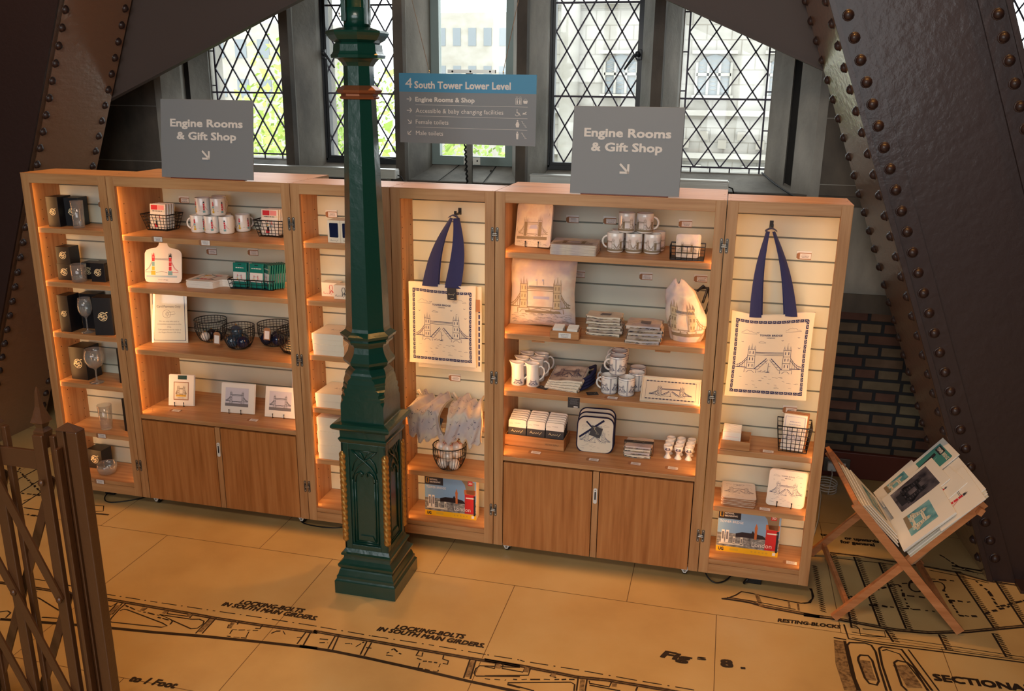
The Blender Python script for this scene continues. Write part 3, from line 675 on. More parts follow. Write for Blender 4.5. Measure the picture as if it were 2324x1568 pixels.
# ================================================================ GIRDERS
def rivets(pts, nrm, r, m, parent, flatk=.62):
    base = MB(); prof = [(r*.86, 0), (r*.84, r*.25), (r*.66, r*.6), (r*.32, r*.8), (0, r*.84)]; base.lathe(prof, m, 12, cap=False)
    base.lathe([(r*1.05, -.001), (r*1.0, .003), (r*.8, .0035)], m, 12, cap=False); me = base.mesh('rivet'); q = Vector(nrm).to_track_quat('Z', 'Y').to_euler()
    for i, p in enumerate(pts):
        o = bpy.data.objects.new('rivet', me); C.objects.link(o); o.parent = parent; o.location = p; o.rotation_euler = q
SL = .385; CS = -.055
def girder(s_, label):
    XF = lambda z: (2.911-SL*z)*s_+CS   # inner edge of the front face at height z
    zt = 4.58; t = thing('riveted_girder', label, 'girder', (XF(0), .37, 0)); X = lambda z: XF(z)-XF(0); Wd = .7*s_; D = .56
    z1 = zt; mb = MB()
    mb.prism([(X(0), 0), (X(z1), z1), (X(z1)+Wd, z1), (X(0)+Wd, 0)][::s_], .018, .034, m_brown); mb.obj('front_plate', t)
    for nm, a, b_ in (('edge_angle', 0, .125), ('edge_angle', .575, .7)):
        mb = MB(); mb.prism([(X(0)+a*s_, 0), (X(z1)+a*s_, z1), (X(z1)+b_*s_, z1), (X(0)+b_*s_, 0)][::s_], 0, .018, m_brown)
        e = .012*s_ if a == 0 else (.7-.012)*s_
        mb.prism([(X(0)+e-.012*s_, 0), (X(z1)+e-.012*s_, z1), (X(z1)+e+.012*s_, z1), (X(0)+e+.012*s_, 0)][::s_], -.012, 0, m_brown); mb.obj(nm, t)
    mb = MB(); bx = -.045 if s_ > 0 else 0   # inner flange
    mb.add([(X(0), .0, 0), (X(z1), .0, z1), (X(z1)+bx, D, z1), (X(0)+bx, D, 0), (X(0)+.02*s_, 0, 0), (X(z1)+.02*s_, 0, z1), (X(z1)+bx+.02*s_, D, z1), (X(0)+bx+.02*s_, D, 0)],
           [f[::s_] for f in ((0, 3, 2, 1), (4, 5, 6, 7), (0, 1, 5, 4), (1, 2, 6, 5), (2, 3, 7, 6), (3, 0, 4, 7))], m_brown_lit); mb.obj('flange_plate', t)
    mb = MB(); mb.add([(X(0)+Wd, .0, 0), (X(z1)+Wd, .0, z1), (X(z1)+Wd, D, z1), (X(0)+Wd, D, 0)], [(0, 1, 2, 3)], m_brown_lit); mb.obj('outer_plate', t)
    n = Vector((-s_, 0, -SL)).normalized(); st = .09; pts = []
    for k in range(1, 32):
        z = k*st
        if z < 2.8: pts += [(X(z)+bx*.09, .05, z), (X(z+st*.5)+bx*.92, D-.045, z+st*.5)]
    rivets(pts, n, .023, m_brown, t)
    pts = []
    for k in range(1, 32):
        z = k*st+.03
        if z < 2.8 and s_ > 0: pts += [(X(z)+.062*s_, 0, z)]+([(X(z)+.637*s_, 0, z)] if z > 1.9 else [])
    rivets(pts, (0, -1, 0), .024, m_brown, t)
    mb = MB(); mb.box(min(.12*s_, .7*s_), max(.12*s_, .72*s_), -.09, .02, 0, .016, m_brown)
    for k in range(5): mb.ball(((.17+.12*k)*s_, -.05, .016), .017, m_brown, 8)
    mb.obj('foot_angle', t); return t
girder(1, 'huge dark brown riveted iron girder leaning inward at the right, behind the print rack')
girder(-1, 'huge dark brown riveted iron girder leaning inward at the left, beside the glassware cabinet')
for s_, lb in ((1, 'brown sloping deck plate crossing the upper right windows'), (-1, 'brown sloping deck plate crossing the upper left window')):
    c = .1; mb = MB(); x1 = 2.15*s_+CS; P = [(s_*.98+c, 2.69), (s_*2.2+c-.05, 2.205), (s_*2.2+c-.05, 3.9), (s_*-.1+c+.0, 3.12)]
    P = [(c+s_*1.05, 2.675), (c+s_*1.95, 2.29), (c+s_*2.35, 2.12), (c+s_*2.35, 3.9), (c+s_*.2, 3.9), (c+s_*.2, 3.03)]
    mb.prism(P[::s_], .95, .975, m_darkb); mb.prism([(P[0][0]-s_*.85, P[0][1]+.355), P[0], P[1], P[2], (P[2][0], P[2][1]-.012), (P[0][0], P[0][1]-.012), (P[0][0]-s_*.85, P[0][1]+.343)][::s_], .94, .99, m_darkb)
    tag(mb.obj('deck_plate'), lb, 'steel plate')
# ================================================================ DISPLAY CABINETS
ZT, ZB = 1.80, .05
def led(x, s_, ztop, zbot, k=1.5):
    o = area('led_strip_light', (x, .024, (ztop+zbot)/2), (x+s_*.32, 1.0, (ztop+zbot)/2), .01, ztop-zbot, k*(ztop-zbot), AMBER); return o
def cabinet(name, label, x0, x1, dep, shelves, bottom, doors=False, group=None):
    w = x1-x0; t = thing(name, label, 'display cabinet', ((x0+x1)/2, 0, 0), group=group); h = w/2-.0015
    for s_ in (-1, 1):
        MB().box(min(s_*h, s_*(h-.02)), max(s_*h, s_*(h-.02)), .018, dep, ZB, ZT-.004, oak_v).obj('side_panel', t)
        o = MB(); o.box(min(s_*h, s_*(h-.045)), max(s_*h, s_*(h-.045)), 0, .02, ZB, ZT-.004, oak_v, .0012)
        for k in range(0, 30):
            o.box(s_*(h-.0205)-.0006, s_*(h-.0205)+.0006, .09, .094, .2+k*.05, .204+k*.05, m_seam)
            o.box(s_*(h-.0205)-.0006, s_*(h-.0205)+.0006, dep-.05, dep-.046, .2+k*.05, .204+k*.05, m_seam)
        o.obj('stile', t)
    o = MB().box(-h, h, -.001, dep, ZT-.005, ZT, oak_h)
    for sx in (-1, 1):
        for y in (.012, dep*.5, dep-.02): o.lathe([(.003, ZT), (.003, ZT+.0003)], m_copper, 8, c=(sx*(h-.012), y, 0))
    o.obj('top_panel', t)
    MB().box(-h+.045, h-.045, 0, .02, ZT-.05, ZT-.005, oak_h, .0012).obj('top_rail', t)
    # grooved back boards
    o = MB(); i = h-.02; z = ZB+.05; zz = [ZT-.006-.075]
    while zz[-1] > bottom: zz.append(zz[-1]-.1)
    hi = ZT-.006
    for q in zz:
        lo = max(q, bottom-.02); o.box(-i, i, dep-.014, dep, lo+.004, hi, m_back); o.box(-i, i, dep-.006, dep, lo-.006, lo+.006, m_groove); hi = q-.004
    o.obj('back_panel', t)
    if doors: MB().box(-i, i, dep-.012, dep, ZB, bottom-.02, m_back).obj('lower_back', t)
    for z in shelves: MB().box(-i, i, .026, dep-.014, z-.026, z, oak_h, .002).obj('shelf', t)
    if doors:
        MB().box(-i, i, .004, dep-.014, bottom-.022, bottom, oak_h, .0015).obj('counter_shelf', t)
        MB().box(-i, i, .03, dep-.014, ZB, ZB+.018, oak_h).obj('floor_board', t)
        MB().box(-.014, .014, .001, .03, ZB+.001, bottom-.026, oak_v).obj('centre_stile', t)
        for s_ in (-1, 1):
            a, b_ = s_*.018, s_*(h-.049); d = MB().box(min(a, b_), max(a, b_), .001, .02, ZB+.001, bottom-.03, oak_p, .001).obj('door', t)
        MB().box(-i, i, .022, .026, ZB+.02, bottom-.024, m_seam).obj('door_gap_shade', t)  # near-black sheet stands in for the shade behind the door gaps
        k = MB(); zc = bottom-.14; k.prism(rrect(-.009, zc-.05, .009, zc+.03, .008), -.0025, .0005, m_plast, 'y'); lp = k.obj('lock_plate', t)
        k = MB(); k.prism(rrect(-.0035, zc-.03, .0035, zc+.012, .0034), -.0032, -.0024, m_iron, 'y'); k.tube([(0, -.003, zc+.02), (0, -.0042, zc+.02)], .003, m_steel, 8); k.obj('lock', lp)
    else:
        MB().box(-i, i, .004, dep-.014, bottom-.022, bottom, oak_h, .0015).obj('bottom_shelf', t)
        MB().box(-h+.045, h-.045, .001, .02, ZB, bottom-.0225, oak_h, .001).obj('plinth_rail', t)
    for sx in (-1, 1):
        for y in ((.055, dep-.06) if doors else (dep-.06,)):
            o = MB(); x = sx*(h-.06); o.lathe([(.0, -.011), (.02, -.011), (.024, -.006), (.024, .006), (.02, .011), (0, .011)], m_rubber, 16)
            o.v = [(x+b_, y+a, .0245+c_) for a, b_, c_ in [(v[1], v[2], v[0]) for v in o.v]]
            wh = o.obj('wheel'); o = MB()
            o.prism([(y-.02, .052), (y+.02, .052), (y+.006, .02), (y-.006, .02)], x-.016, x-.013, m_plast, 'x'); o.prism([(y-.02, .052), (y+.02, .052), (y+.006, .02), (y-.006, .02)], x+.013, x+.016, m_plast, 'x')
            o.prism([(x-.025, .052), (x+.025, .052), (x+.006, .018), (x-.006, .018)], y-.027, y-.024, m_plast, 'y'); o.tube([(x, y-.03, .03), (x, y-.02, .03)], .005, m_steel, 8)
            wh.parent = o.obj('castor', t)
    for s_ in (-1, 1): led((x0+x1)/2+s_*(h-.031), -s_, ZT-.06, bottom+.01, 1.75 if doors else .95)
    return t
XA, XB, XC, XM, XD, XE, XF_ = -2.006, -1.506, -.503, 0, .4985, 1.5035, 2.0035
NSH = [1.517, 1.232, .952, .672, .39]
cabA = cabinet('narrow_display_cabinet', 'narrow oak display cabinet of black gift boxes and engraved glasses, far left', XA, XB, .25, NSH, .122)
cabB = cabinet('wide_display_cabinet', 'wide oak display cabinet with red and teal souvenirs over two cupboard doors, left', XB, XC, .43, [1.5, 1.232, .898], .54, True)
cabC = cabinet('narrow_display_cabinet', 'narrow oak display cabinet of cream gift boxes, partly hidden by the green post', XC, XM, .25, NSH, .122)
cabD = cabinet('narrow_display_cabinet', 'narrow oak display cabinet with a hanging tote bag, right of the green post', XM, XD, .25, [.66, .39], .122)
cabE = cabinet('wide_display_cabinet', 'wide oak display cabinet with cushion, jugs and mugs over two cupboard doors, right', XD, XE, .43, [1.525, 1.143, .86], .53, True)
cabF = cabinet('narrow_display_cabinet', 'narrow oak display cabinet with a hanging tote bag, far right', XE, XF_, .25, [.674, .39], .122)
for cab, xs in ((cabA, XB), (cabB, XC), (cabD, XD), (cabE, XE)):
    for z in (1.608, .928, .24):
        x = xs-cab.location.x; o = MB()
        for s_ in (-1, 1):
            o.prism(rrect(x+s_*.0115-.0065, z-.032, x+s_*.0115+.0065, z+.032, .0064), -.0022, .0004, m_dsteel, 'y')
            for q in (-.024, .024): o.lathe([(0, .0006), (.003, .0006), (.0035, 0)], m_steel, 8, c=(0, 0, 0)); n_ = 8*3; o.v[-n_:] = [(x+s_*.0115+a, -.0022-c_, z+q+b_) for a, b_, c_ in o.v[-n_:]]
            o.box(x+s_*.010-.004, x+s_*.010+.004, -.003, -.002, z-.012, z+.012, m_iron)
        o.box(x-.012, x+.012, -.005, -.0018, z-.007, z-.002, m_steel, .001); o.box(x-.01, x+.01, -.0048, -.0018, z+.001, z+.006, m_steel, .001)
        o.obj('hinge', cab)
for x, z, w in ((.722, 1.117, .03), (1.29, 1.117, .034)): MB().box(x-.05-1.001, x-.05+w*2-1.001, .022, .03, z-.006, z, crate).obj('shelf_clip', cabE)

# cables under the cabinets
def cable(lbl, pts, r=.0035, m=m_rubber, smooth=6):
    P = [Vector(p) for p in pts]; Q = []
    for i in range(len(P)-1):
        a, b_, c_, d = P[max(i-1, 0)], P[i], P[i+1], P[min(i+2, len(P)-1)]
        for k in range(smooth): t = k/smooth; Q.append(.5*((2*b_)+(c_-a)*t+(2*a-5*b_+4*c_-d)*t*t+(3*b_-a-3*c_+d)*t**3))
    Q.append(P[-1]); return tag(MB().tube(Q, r, m, 6).obj('power_cable'), lbl, 'cable')
cable('black cable looping on the floor under the far left glassware cabinet', [(-1.73, .1, .045), (-1.76, .02, .02), (-1.73, -.02, .0045), (-1.66, -.01, .0045), (-1.56, .07, .0045), (-1.5, .16, .02)])
cable('black cable looping on the floor beside the green post, left', [(-.6, .09, .045), (-.585, .06, .02), (-.55, .03, .0045), (-.42, .02, .0045), (-.33, .05, .0045), (-.27, .1, .04)])
cable('black cable looping under the joint of the two rightmost cabinets', [(1.53, .06, .05), (1.55, .02, .02), (1.59, 0, .0045), (1.64, .03, .01), (1.68, .08, .045)])
o = MB().box(1.73, 1.80, .04, .09, .001, .03, m_rubber, .004); o.tube([(1.8, .06, .02), (1.86, .07, .03), (1.92, .12, .05)], .005, m_rubber); o.tube([(1.73, .05, .01), (1.72, .02, .012), (1.74, .02, .04)], .006, m_rubber); tag(o.obj('plug_adaptor'), 'black plug adaptor hanging under the far right cabinet', 'adaptor')
o = MB().box(-1.8, -1.74, .06, .1, .001, .035, m_rubber, .004); o.tube([(-1.74, .08, .02), (-1.7, .09, .03), (-1.66, .12, .049)], .004, m_rubber); tag(o.obj('plug_adaptor'), 'black plug adaptor under the far left glassware cabinet', 'adaptor')
# socket and coiled white cable
t = thing('wall_socket', 'double steel socket with a white plug on the skirting behind the print rack', 'socket', (2.27, 1.415, .035))
MB().box(-.075, .075, -.008, 0, 0, .088, m_dsteel, .002).obj('face_plate', t); MB().box(-.055, -.005, -.045, -.008, .015, .065, m_plast, .005).obj('plug', t); MB().box(.02, .05, -.012, -.008, .03, .06, m_plast, .001).obj('switch', t)
P = [(2.24, 1.37, .06), (2.24, 1.33, .05)]+[(2.2+.055*math.cos(a*.5), 1.2+.06*math.sin(a*.5), .006+a*.0013) for a in range(-3, 44)]+[(2.16, 1.1, .006), (2.12, .8, .005), (2.08, .6, .005)]
tag(MB().tube(P, .0035, m_plast, 6).obj('coiled_cable'), 'coiled white cable on the floor below the steel wall socket', 'cable')

# ================================================================ SIGNS
def board(name, lbl, x0, x1, h, y, lean):
    w = x1-x0; t = thing(name, lbl, 'sign', ((x0+x1)/2, y, ZT+.001)); t.rotation_euler = (-lean, 0, 0)
    MB().box(-w/2, w/2, 0, .008, .004, h, m_sign, .001).obj('board', t)
    mb = MB(); mp = lambda a, b_: Vector((a, -.0006, b_))
    text(mb, 'Engine Rooms', 0, h*.66, .034, m_signw, mp, width=w*.78, al='c', bold=.03); mb.obj('lettering', t); mb = MB(); text(mb, '& Gift Shop', 0, h*.5, .034, m_signw, mp, width=w*.64, al='c', bold=.03)
    mb.obj('lettering', t); mb = MB(); k = .018; cx, cz = -.005, h*.31
    mb.bar((cx-k, -.0008, cz+k), (cx+k*.9, -.0008, cz-k*.9), .009, .0006, m_signw); mb.bar((cx+k, -.0008, cz-k*1.25), (cx+k, -.0008, cz+k), .009, .0006, m_signw); mb.bar((cx-k, -.0008, cz-k), (cx+k*1.25, -.0008, cz-k), .009, .0006, m_signw)
    mb.obj('arrow', t)
    MB().bar((0, .01, .18), (0, .075, .02), .05, .003, m_dkcard).obj('rear_strut', t); MB().box(-w*.4, w*.4, 0, .03, -.0, .004, m_redwood).obj('reflection_strip', t); return t  # red-brown strip painted in for the reflection under the board
board('cabinet_sign', 'grey board reading Engine Rooms & Gift Shop, standing on the left wide cabinet', -1.188, -.695, .373, .008, .13)
board('cabinet_sign', 'grey board reading Engine Rooms & Gift Shop, standing on the right wide cabinet', .833, 1.302, .372, .008, .13)
t = thing('hanging_sign', 'blue and grey direction sign for South Tower Lower Level hanging on two wires', 'sign', (.3065, .2, 1.987)); t.rotation_euler = (0, math.radians(.3), 0)
w, h = .652, .312; o = MB().box(-w/2, w/2, 0, .008, 0, h*.735, m_sign); o.box(-w/2, w/2, 0, .008, h*.735, h, m_blue); o.obj('board', t)
mb = MB(); mp = lambda a, b_: Vector((a-w/2, -.0006, b_))
text(mb, '4', .03, h*.79, .044, m_signw, mp, width=.034, bold=-.012); text(mb, 'South Tower Lower Level', .076, h*.79, .03, m_signw, mp, width=.457, bold=.028)
def arrow(x, z, dx, dz, k):
    L = math.hypot(dx, dz); dx, dz = dx/L*k, dz/L*k; q = lambda a, b_: mp(x+a, z+b_)
    mb.rib([(x-dx, z-dz), (x+dx, z+dz)], .0036, m_signw, mp)
    for s_ in (-1, 1):
        a = math.atan2(dz, dx)+PI+s_*PI/4; mb.rib([(x+dx, z+dz), (x+dx+math.cos(a)*k*1.2, z+dz+math.sin(a)*k*1.2)], .0036, m_signw, mp)
for i, (s_, wd, a, bo) in enumerate((('Engine Rooms & Shop', .285, (1, 0), .03), ('Accessible & baby changing facilities', .422, (1, 0), 0), ('Female toilets', .16, (1, -1), 0), ('Male toilets', .134, (-1, -1), 0))):
    z = h*.6-i*.0505; text(mb, s_, .079, z, .0195, m_signw, mp, width=wd, bold=bo); arrow(.048, z+.01, *a, .012)
    if i < 3: mb.rect(.079, z-.0155, .614, z-.0143, m_signw, mp)
    if i == 0:
        mb.rib([(.558, z-.004), (.558, z+.022), (.584, z+.022), (.584, z-.004)], .002, m_signw, mp, closed=True)
        for q in (.565, .577): mb.rect(q-.003, z-.001, q+.003, z+.013, m_signw, mp); mb.rect(q-.002, z+.014, q+.002, z+.018, m_signw, mp)
        mb.rib([(.559, z+.03), (.564, z+.026), (.569, z+.03)], .0012, m_signw, mp); mb.rib([(.574, z+.026), (.579, z+.03), (.584, z+.026)], .0012, m_signw, mp)
        mb.poly([(.595, z), (.611, z), (.614, z+.012), (.592, z+.012)], m_signw, mp); mb.rib([(.594, z+.012), (.603, z+.021), (.612, z+.012)], .0012, m_signw, mp)
    if i == 1:
        mb.rib([(.565+.008*math.cos(a_*.5), z+.004+.008*math.sin(a_*.5)) for a_ in range(-6, 5)], .0022, m_signw, mp); mb.rib([(.565, z+.02), (.566, z+.009), (.575, z+.008), (.58, z-.003)], .0026, m_signw, mp); mb.rect(.563, z+.021, .567, z+.025, m_signw, mp)
        mb.rect(.59, z+.003, .61, z+.005, m_signw, mp); mb.rib([(.592, z+.008), (.602, z+.008), (.608, z+.014)], .004, m_signw, mp)
    if i > 1:
        mb.poly([(.562, z-.004), (.574, z-.004), (.577, z+.009), (.572, z+.02), (.564, z+.02), (.559, z+.009)] if i == 2 else [(.564, z-.006), (.572, z-.006), (.574, z+.02), (.562, z+.02)], m_signw, mp); mb.rect(.565, z+.022, .571, z+.028, m_signw, mp)
        mb.rib([(.586, z+.022), (.592, z+.022), (.592, z+.014), (.598, z+.014), (.598, z+.006), (.604, z+.006), (.604, z-.002), (.612, z-.002)], .0018, m_signw, mp)
mb.obj('lettering', t)
for nm, x, dx in (('wire', -.18, -.6), ('wire', .171, .5)):
    o = MB().tube([(x, .004, h+.012), (x+dx*.98, .004, 2.6)], .0014, m_steel, 5); o.tube([(x, .004, h-.012), (x, .004, h+.014)], .003, m_steel, 6); o.obj(nm, t)

# aluminium units on the sill
for lb, x0, x1 in (('long pale aluminium unit on the window sill behind the left cabinets', -1.46, -.475), ('long pale aluminium unit on the window sill behind the right wide cabinet', .37, 1.495)):
    t = thing('aluminium_duct', lb, 'duct', ((x0+x1)/2, 1.31, 1.703)); w = (x1-x0)/2; o = MB()
    for a, b_, y in ((.0, .014, 0), (.014, .018, .004), (.018, .032, .0), (.032, .036, .004), (.036, .046, 0)): o.box(-w, w, y-.03, .03, a, b_, m_duct)
    o.box(-w-.003, w+.003, -.034, .034, .046, .056, m_duct, .002); o.obj('casing', t); MB().box(w, w+.008, -.03, .03, 0, .05, m_plast, .002).obj('end_cap', t)
    for x in (-w+.08, w-.04): MB().box(x-.012, x+.012, -.02, .02, -.083, 0, m_dsteel).obj('foot', t)
    MB().tube([(w+.008, 0, .02), (w+.03, .0, .012), (w+.045, .02, -.03), (w+.05, .06, -.06)], .004, m_rubber).obj('lead', t)
t = thing('prop_post', 'grey steel post with a black coiled cable rising to a bracket behind the hanging sign', 'post', (-.03, 1.38, 1.642))
MB().box(-.018, .018, -.01, .01, 0, .68, m_dsteel).obj('post', t); MB().box(-.13, .16, -.012, .012, .68, .70, m_steel).obj('bracket', t)
for q in (-.1, .01, .13): MB().ball((q, -.013, .69), .006, m_iron, 8).obj('bolt', t)
MB().tube([(-.045+.016*0+.004*math.cos(k*1.2)+(-.0+k*.0003), -.012+.004*math.sin(k*1.2), .66-k*.0055) for k in range(120)], .0055, m_rubber, 6).obj('coiled_cable', t)
cable('thin black cable running down the sill at the foot of the right jamb', [(1.69, 1.7, 1.775), (1.76, 1.56, 1.728), (1.84, 1.42, 1.688), (1.9, 1.34, 1.662), (1.93, 1.31, 1.652)], .005)

# ================================================================ GREEN CAST IRON POST
t = thing('cast_iron_post', 'dark green cast iron post with gilded rope corners and octagonal shaft', 'post', (.036, -.385, 0))
def loft(mb, secs, m):
    vs = []; fs = []
    for z, c_, q in secs:
        k = min(c_*q, c_*.9995); vs += [(c_, -k, z), (c_, k, z), (k, c_, z), (-k, c_, z), (-c_, k, z), (-c_, -k, z), (-k, -c_, z), (k, -c_, z)]
    for j in range(len(secs)-1):
        for i in range(8): a = j*8+i; b_ = j*8+(i+1) % 8; fs.append((a, b_, b_+8, a+8))
    fs += [list(range(8))[::-1], [len(vs)-8+i for i in range(8)]]; mb.add(vs, fs, m)
OC_ = .4142
mb = MB(); loft(mb, [(0, .147, 1), (.062, .147, 1), (.066, .143, 1), (.072, .139, 1), (.085, .139, 1), (.09, .134, 1), (.112, .128, 1), (.118, .124, 1), (.13, .132, 1), (.142, .134, 1), (.148, .126, 1), (.162, .113, 1), (.18, .111, 1), (.184, .12, 1), (.194, .121, 1), (.199, .112, 1), (.215, .105, 1), (.225, .094, 1)], m_green); mb.obj('base', t)
mb = MB(); mb.box(-.094, .094, -.094, .094, .225, .735, m_green)
for k in range(4):
    mb.M = Matrix.Rotation(k*PI/2, 4, 'Z'); f = -.105
    mb.box(-.105, -.07, f, -.094, .215, .735, m_green, .002); mb.box(.07, .105, f, -.094, .215, .735, m_green, .002) ; mb.box(-.07, .07, f, -.094, .215, .238, m_green, .002); mb.box(-.07, .07, f, -.094, .705, .735, m_green, .002)
    def rb(P, r=.0035): mb.tube([(x, -.0985, z) for x, z in P], r, m_green, 6)
    for q in (.058, .046): rb([(-q, .245+(.058-q)), (-q, .57)], .003); rb([(q, .245+(.058-q)), (q, .57)], .003); rb([(-q, .245+(.058-q)), (q, .245+(.058-q))], .003)
    mb.prism([(-.04, .262), (.04, .262), (.03, .285), (-.03, .285)], -.1, -.094, m_green, 'y')
    A = lambda s_: [(s_*.058, .56), (s_*.05, .595), (s_*.03, .625), (0, .65), (-s_*.03, .672), (-s_*.058, .70)]
    rb(A(1)); rb(A(-1)); rb([(-.058, .6), (-.05, .64), (-.03, .665), (0, .655), (.03, .665), (.05, .64), (.058, .6)], .0025)
    rb([(-.046, .55), (-.04, .585), (-.02, .6), (-.008, .59), (-.014, .578)], .004); rb([(.046, .55), (.04, .585), (.02, .6), (.008, .59), (.014, .578)], .004)
    rb([(-.058, .7), (.058, .7)], .003); rb([(0, .66), (-.012, .685), (-.03, .7)], .0025); rb([(0, .66), (.012, .685), (.03, .7)], .0025)
mb.M = Matrix(); ped = mb.obj('pedestal', t)
mb = MB(); loft(mb, [(.735, .105, 1), (.742, .109, 1), (.752, .113, 1), (.757, .113, 1), (.761, .106, 1), (.79, .107, 1), (.796, .116, 1), (.803, .13, 1), (.812, .137, 1), (.82, .137, 1), (.828, .13, 1), (.833, .104, 1), (.836, .1, 1)], m_green); mb.obj('cap_moulding', t)
mb = MB(); loft(mb, [(.836, .1, 1), (.9, .0995, 1), (.915, .0995, .98), (.925, .0995, .9), (.932, .0995, .86), (.94, .099, .9), (.947, .099, .9), (.952, .099, .78), (.962, .0985, .78), (.968, .0985, .84), (.978, .098, .82), (.985, .098, .68), (1.0, .097, .7), (1.005, .097, .62), (1.015, .096, .66), (1.025, .095, .6), (1.035, .095, .5), (1.045, .094, .52), (1.055, .09, .46), (1.065, .083, OC_)], m_green); mb.obj('broached_block', t)
mb = MB(); loft(mb, [(1.065, .083, OC_), (1.07, .079, OC_), (1.08, .09, OC_), (1.092, .101, OC_), (1.105, .104, OC_), (1.12, .095, OC_), (1.14, .084, OC_), (1.165, .079, OC_), (1.18, .084, OC_), (1.184, .096, OC_), (1.194, .1, OC_), (1.2, .096, OC_), (1.208, .108, OC_), (1.22, .112, OC_), (1.228, .1, OC_), (1.236, .09, OC_), (1.25, .086, OC_)], m_green); mb.obj('neck_moulding', t)
mb = MB(); loft(mb, [(1.25, .086, OC_), (1.44, .082, OC_), (1.81, .0705, OC_), (2.19, .0595, OC_)], m_green); mb.obj('shaft', t)
mb = MB(); loft(mb, [(2.188, .0595, OC_), (2.19, .07, OC_), (2.196, .074, OC_), (2.202, .068, OC_), (2.209, .068, OC_), (2.214, .08, OC_), (2.224, .084, OC_), (2.24, .062, OC_), (2.242, .058, OC_)], m_copper); mb.obj('collar', t)
mb = MB(); loft(mb, [(2.24, .056, OC_), (2.315, .055, OC_), (2.33, .064, OC_), (2.342, .076, OC_), (2.345, .098, OC_), (2.356, .1, OC_), (2.362, .094, OC_), (2.37, .09, OC_), (2.395, .088, OC_), (2.402, .08, OC_), (2.412, .098, OC_), (2.428, .11, OC_), (2.438, .115, OC_), (2.445, .112, OC_), (2.46, .06, OC_)], m_green); mb.obj('capital', t)
mb = MB(); mb.lathe([(.053, 2.458), (.053, 2.53), (.047, 2.532), (.047, 2.7)], m_green, 24); mb.box(-.04, -.02, -.062, -.05, 2.48, 2.8, m_green, .002); mb.box(.04, .052, -.03, .02, 2.47, 2.8, m_green, .002); mb.tube([(-.052, -.01, 2.5), (-.068, -.012, 2.502), (-.068, -.012, 2.515)], .004, m_steel, 6); mb.tube([(-.03, -.03, 2.53), (-.045, -.03, 2.9)], .012, m_green, 8); mb.tube([(.045, 0, 2.53), (.05, 0, 2.9)], .009, m_green, 8); mb.obj('lamp_socket', t)
for sx, sy in ((-1, -1), (1, -1), (1, 1), (-1, 1)):
    mb = MB()
    def rp(u, v, sx=sx, sy=sy):
        z = .245+v*.45; k = min(1, v*25+.25, (1-v)*25+.25); r = (.0125+.004*abs(math.sin(1.5*(u*2*PI)+z*115)))*k; return (sx*.1+r*math.cos(u*2*PI), sy*.1+r*math.sin(u*2*PI), z)
    mb.grid(18, 150, rp, m_gold); mb.obj('gilt_rope', ped)

# ================================================================ LATTICE GATE
t = thing('lattice_gate', 'brown painted folding iron lattice gate with spiked posts, bottom left', 'gate', (-.6, -1.6, 0))
mb = MB(); mb.box(.075, .104, .0, .035, 0, 1.175, m_gate, .003); mb.box(.116, .158, -.005, .035, 0, 1.175, m_gate, .004); mb.box(.1, .12, .015, .03, 0, 1.17, m_gate); mb.add([(.075, -.005, 1.175), (.158, -.005, 1.175), (.158, .035, 1.175), (.075, .035, 1.175), (.115, .012, 1.2)], [(0, 1, 4), (1, 2, 4), (2, 3, 4), (3, 0, 4)], m_gate); mb.box(.085, .098, -.03, -.005, .0, 1.12, m_gate, .002); mb.obj('end_post', t)
def gpost(x, spike):
    mb = MB(); z = 1.16 if spike else 1.175
    mb.box(x-.02, x+.018, -.028, -.008, 0, z, m_gate, .003); mb.box(x-.07, x-.048, .03, .05, 0, z-.1, m_gate, .003); mb.box(x+.018, x+.038, .0, .02, 0, z-.01, m_gate, .003); mb.obj('bar', t)
    mb = MB(); mb.lathe([(.014, z-.05), (.019, z-.0), (.02, z+.008), (.012, z+.02), (.016, z+.034), (.023, z+.04), (.018, z+.055), (.009, z+.09), (.005, z+.14), (.001, z+.155)] if spike else [(.02, z), (.012, z+.015), (.001, z+.02)], m_gate, 4, c=(x, 0, 0), ph=PI/4, smooth=False); mb.obj('spike', t)
gpost(.028, True); gpost(-.155, False); gpost(-.34, True); gpost(-.525, True)
MB().box(-.7, .03, -.012, .0, 1.032, 1.098, m_gate, .002).obj('top_rail', t); MB().box(-.7, .1, -.01, .002, .04, .09, m_gate, .002).obj('bottom_rail', t)
for i in range(-3, 1):
    for k in range(4):
        x = i*.183+.028; z = 1.0-k*.43
        if z < .12: continue
        zb = max(.05, z-.43); f = (z-zb)/.43
        MB().bar((x-.183, -.034, z), (x-.183+.183*f, -.034, zb), .03, .007, m_gate).obj('lattice_bar', t)
        MB().bar((x, .012, z), (x-.183*f, .012, zb), .03, .007, m_gate).obj('lattice_bar', t)
        mb = MB(); mb.ball((x, -.04, z), .012, m_gate, 8, (1, .6, 1)); mb.obj('rivet', t)

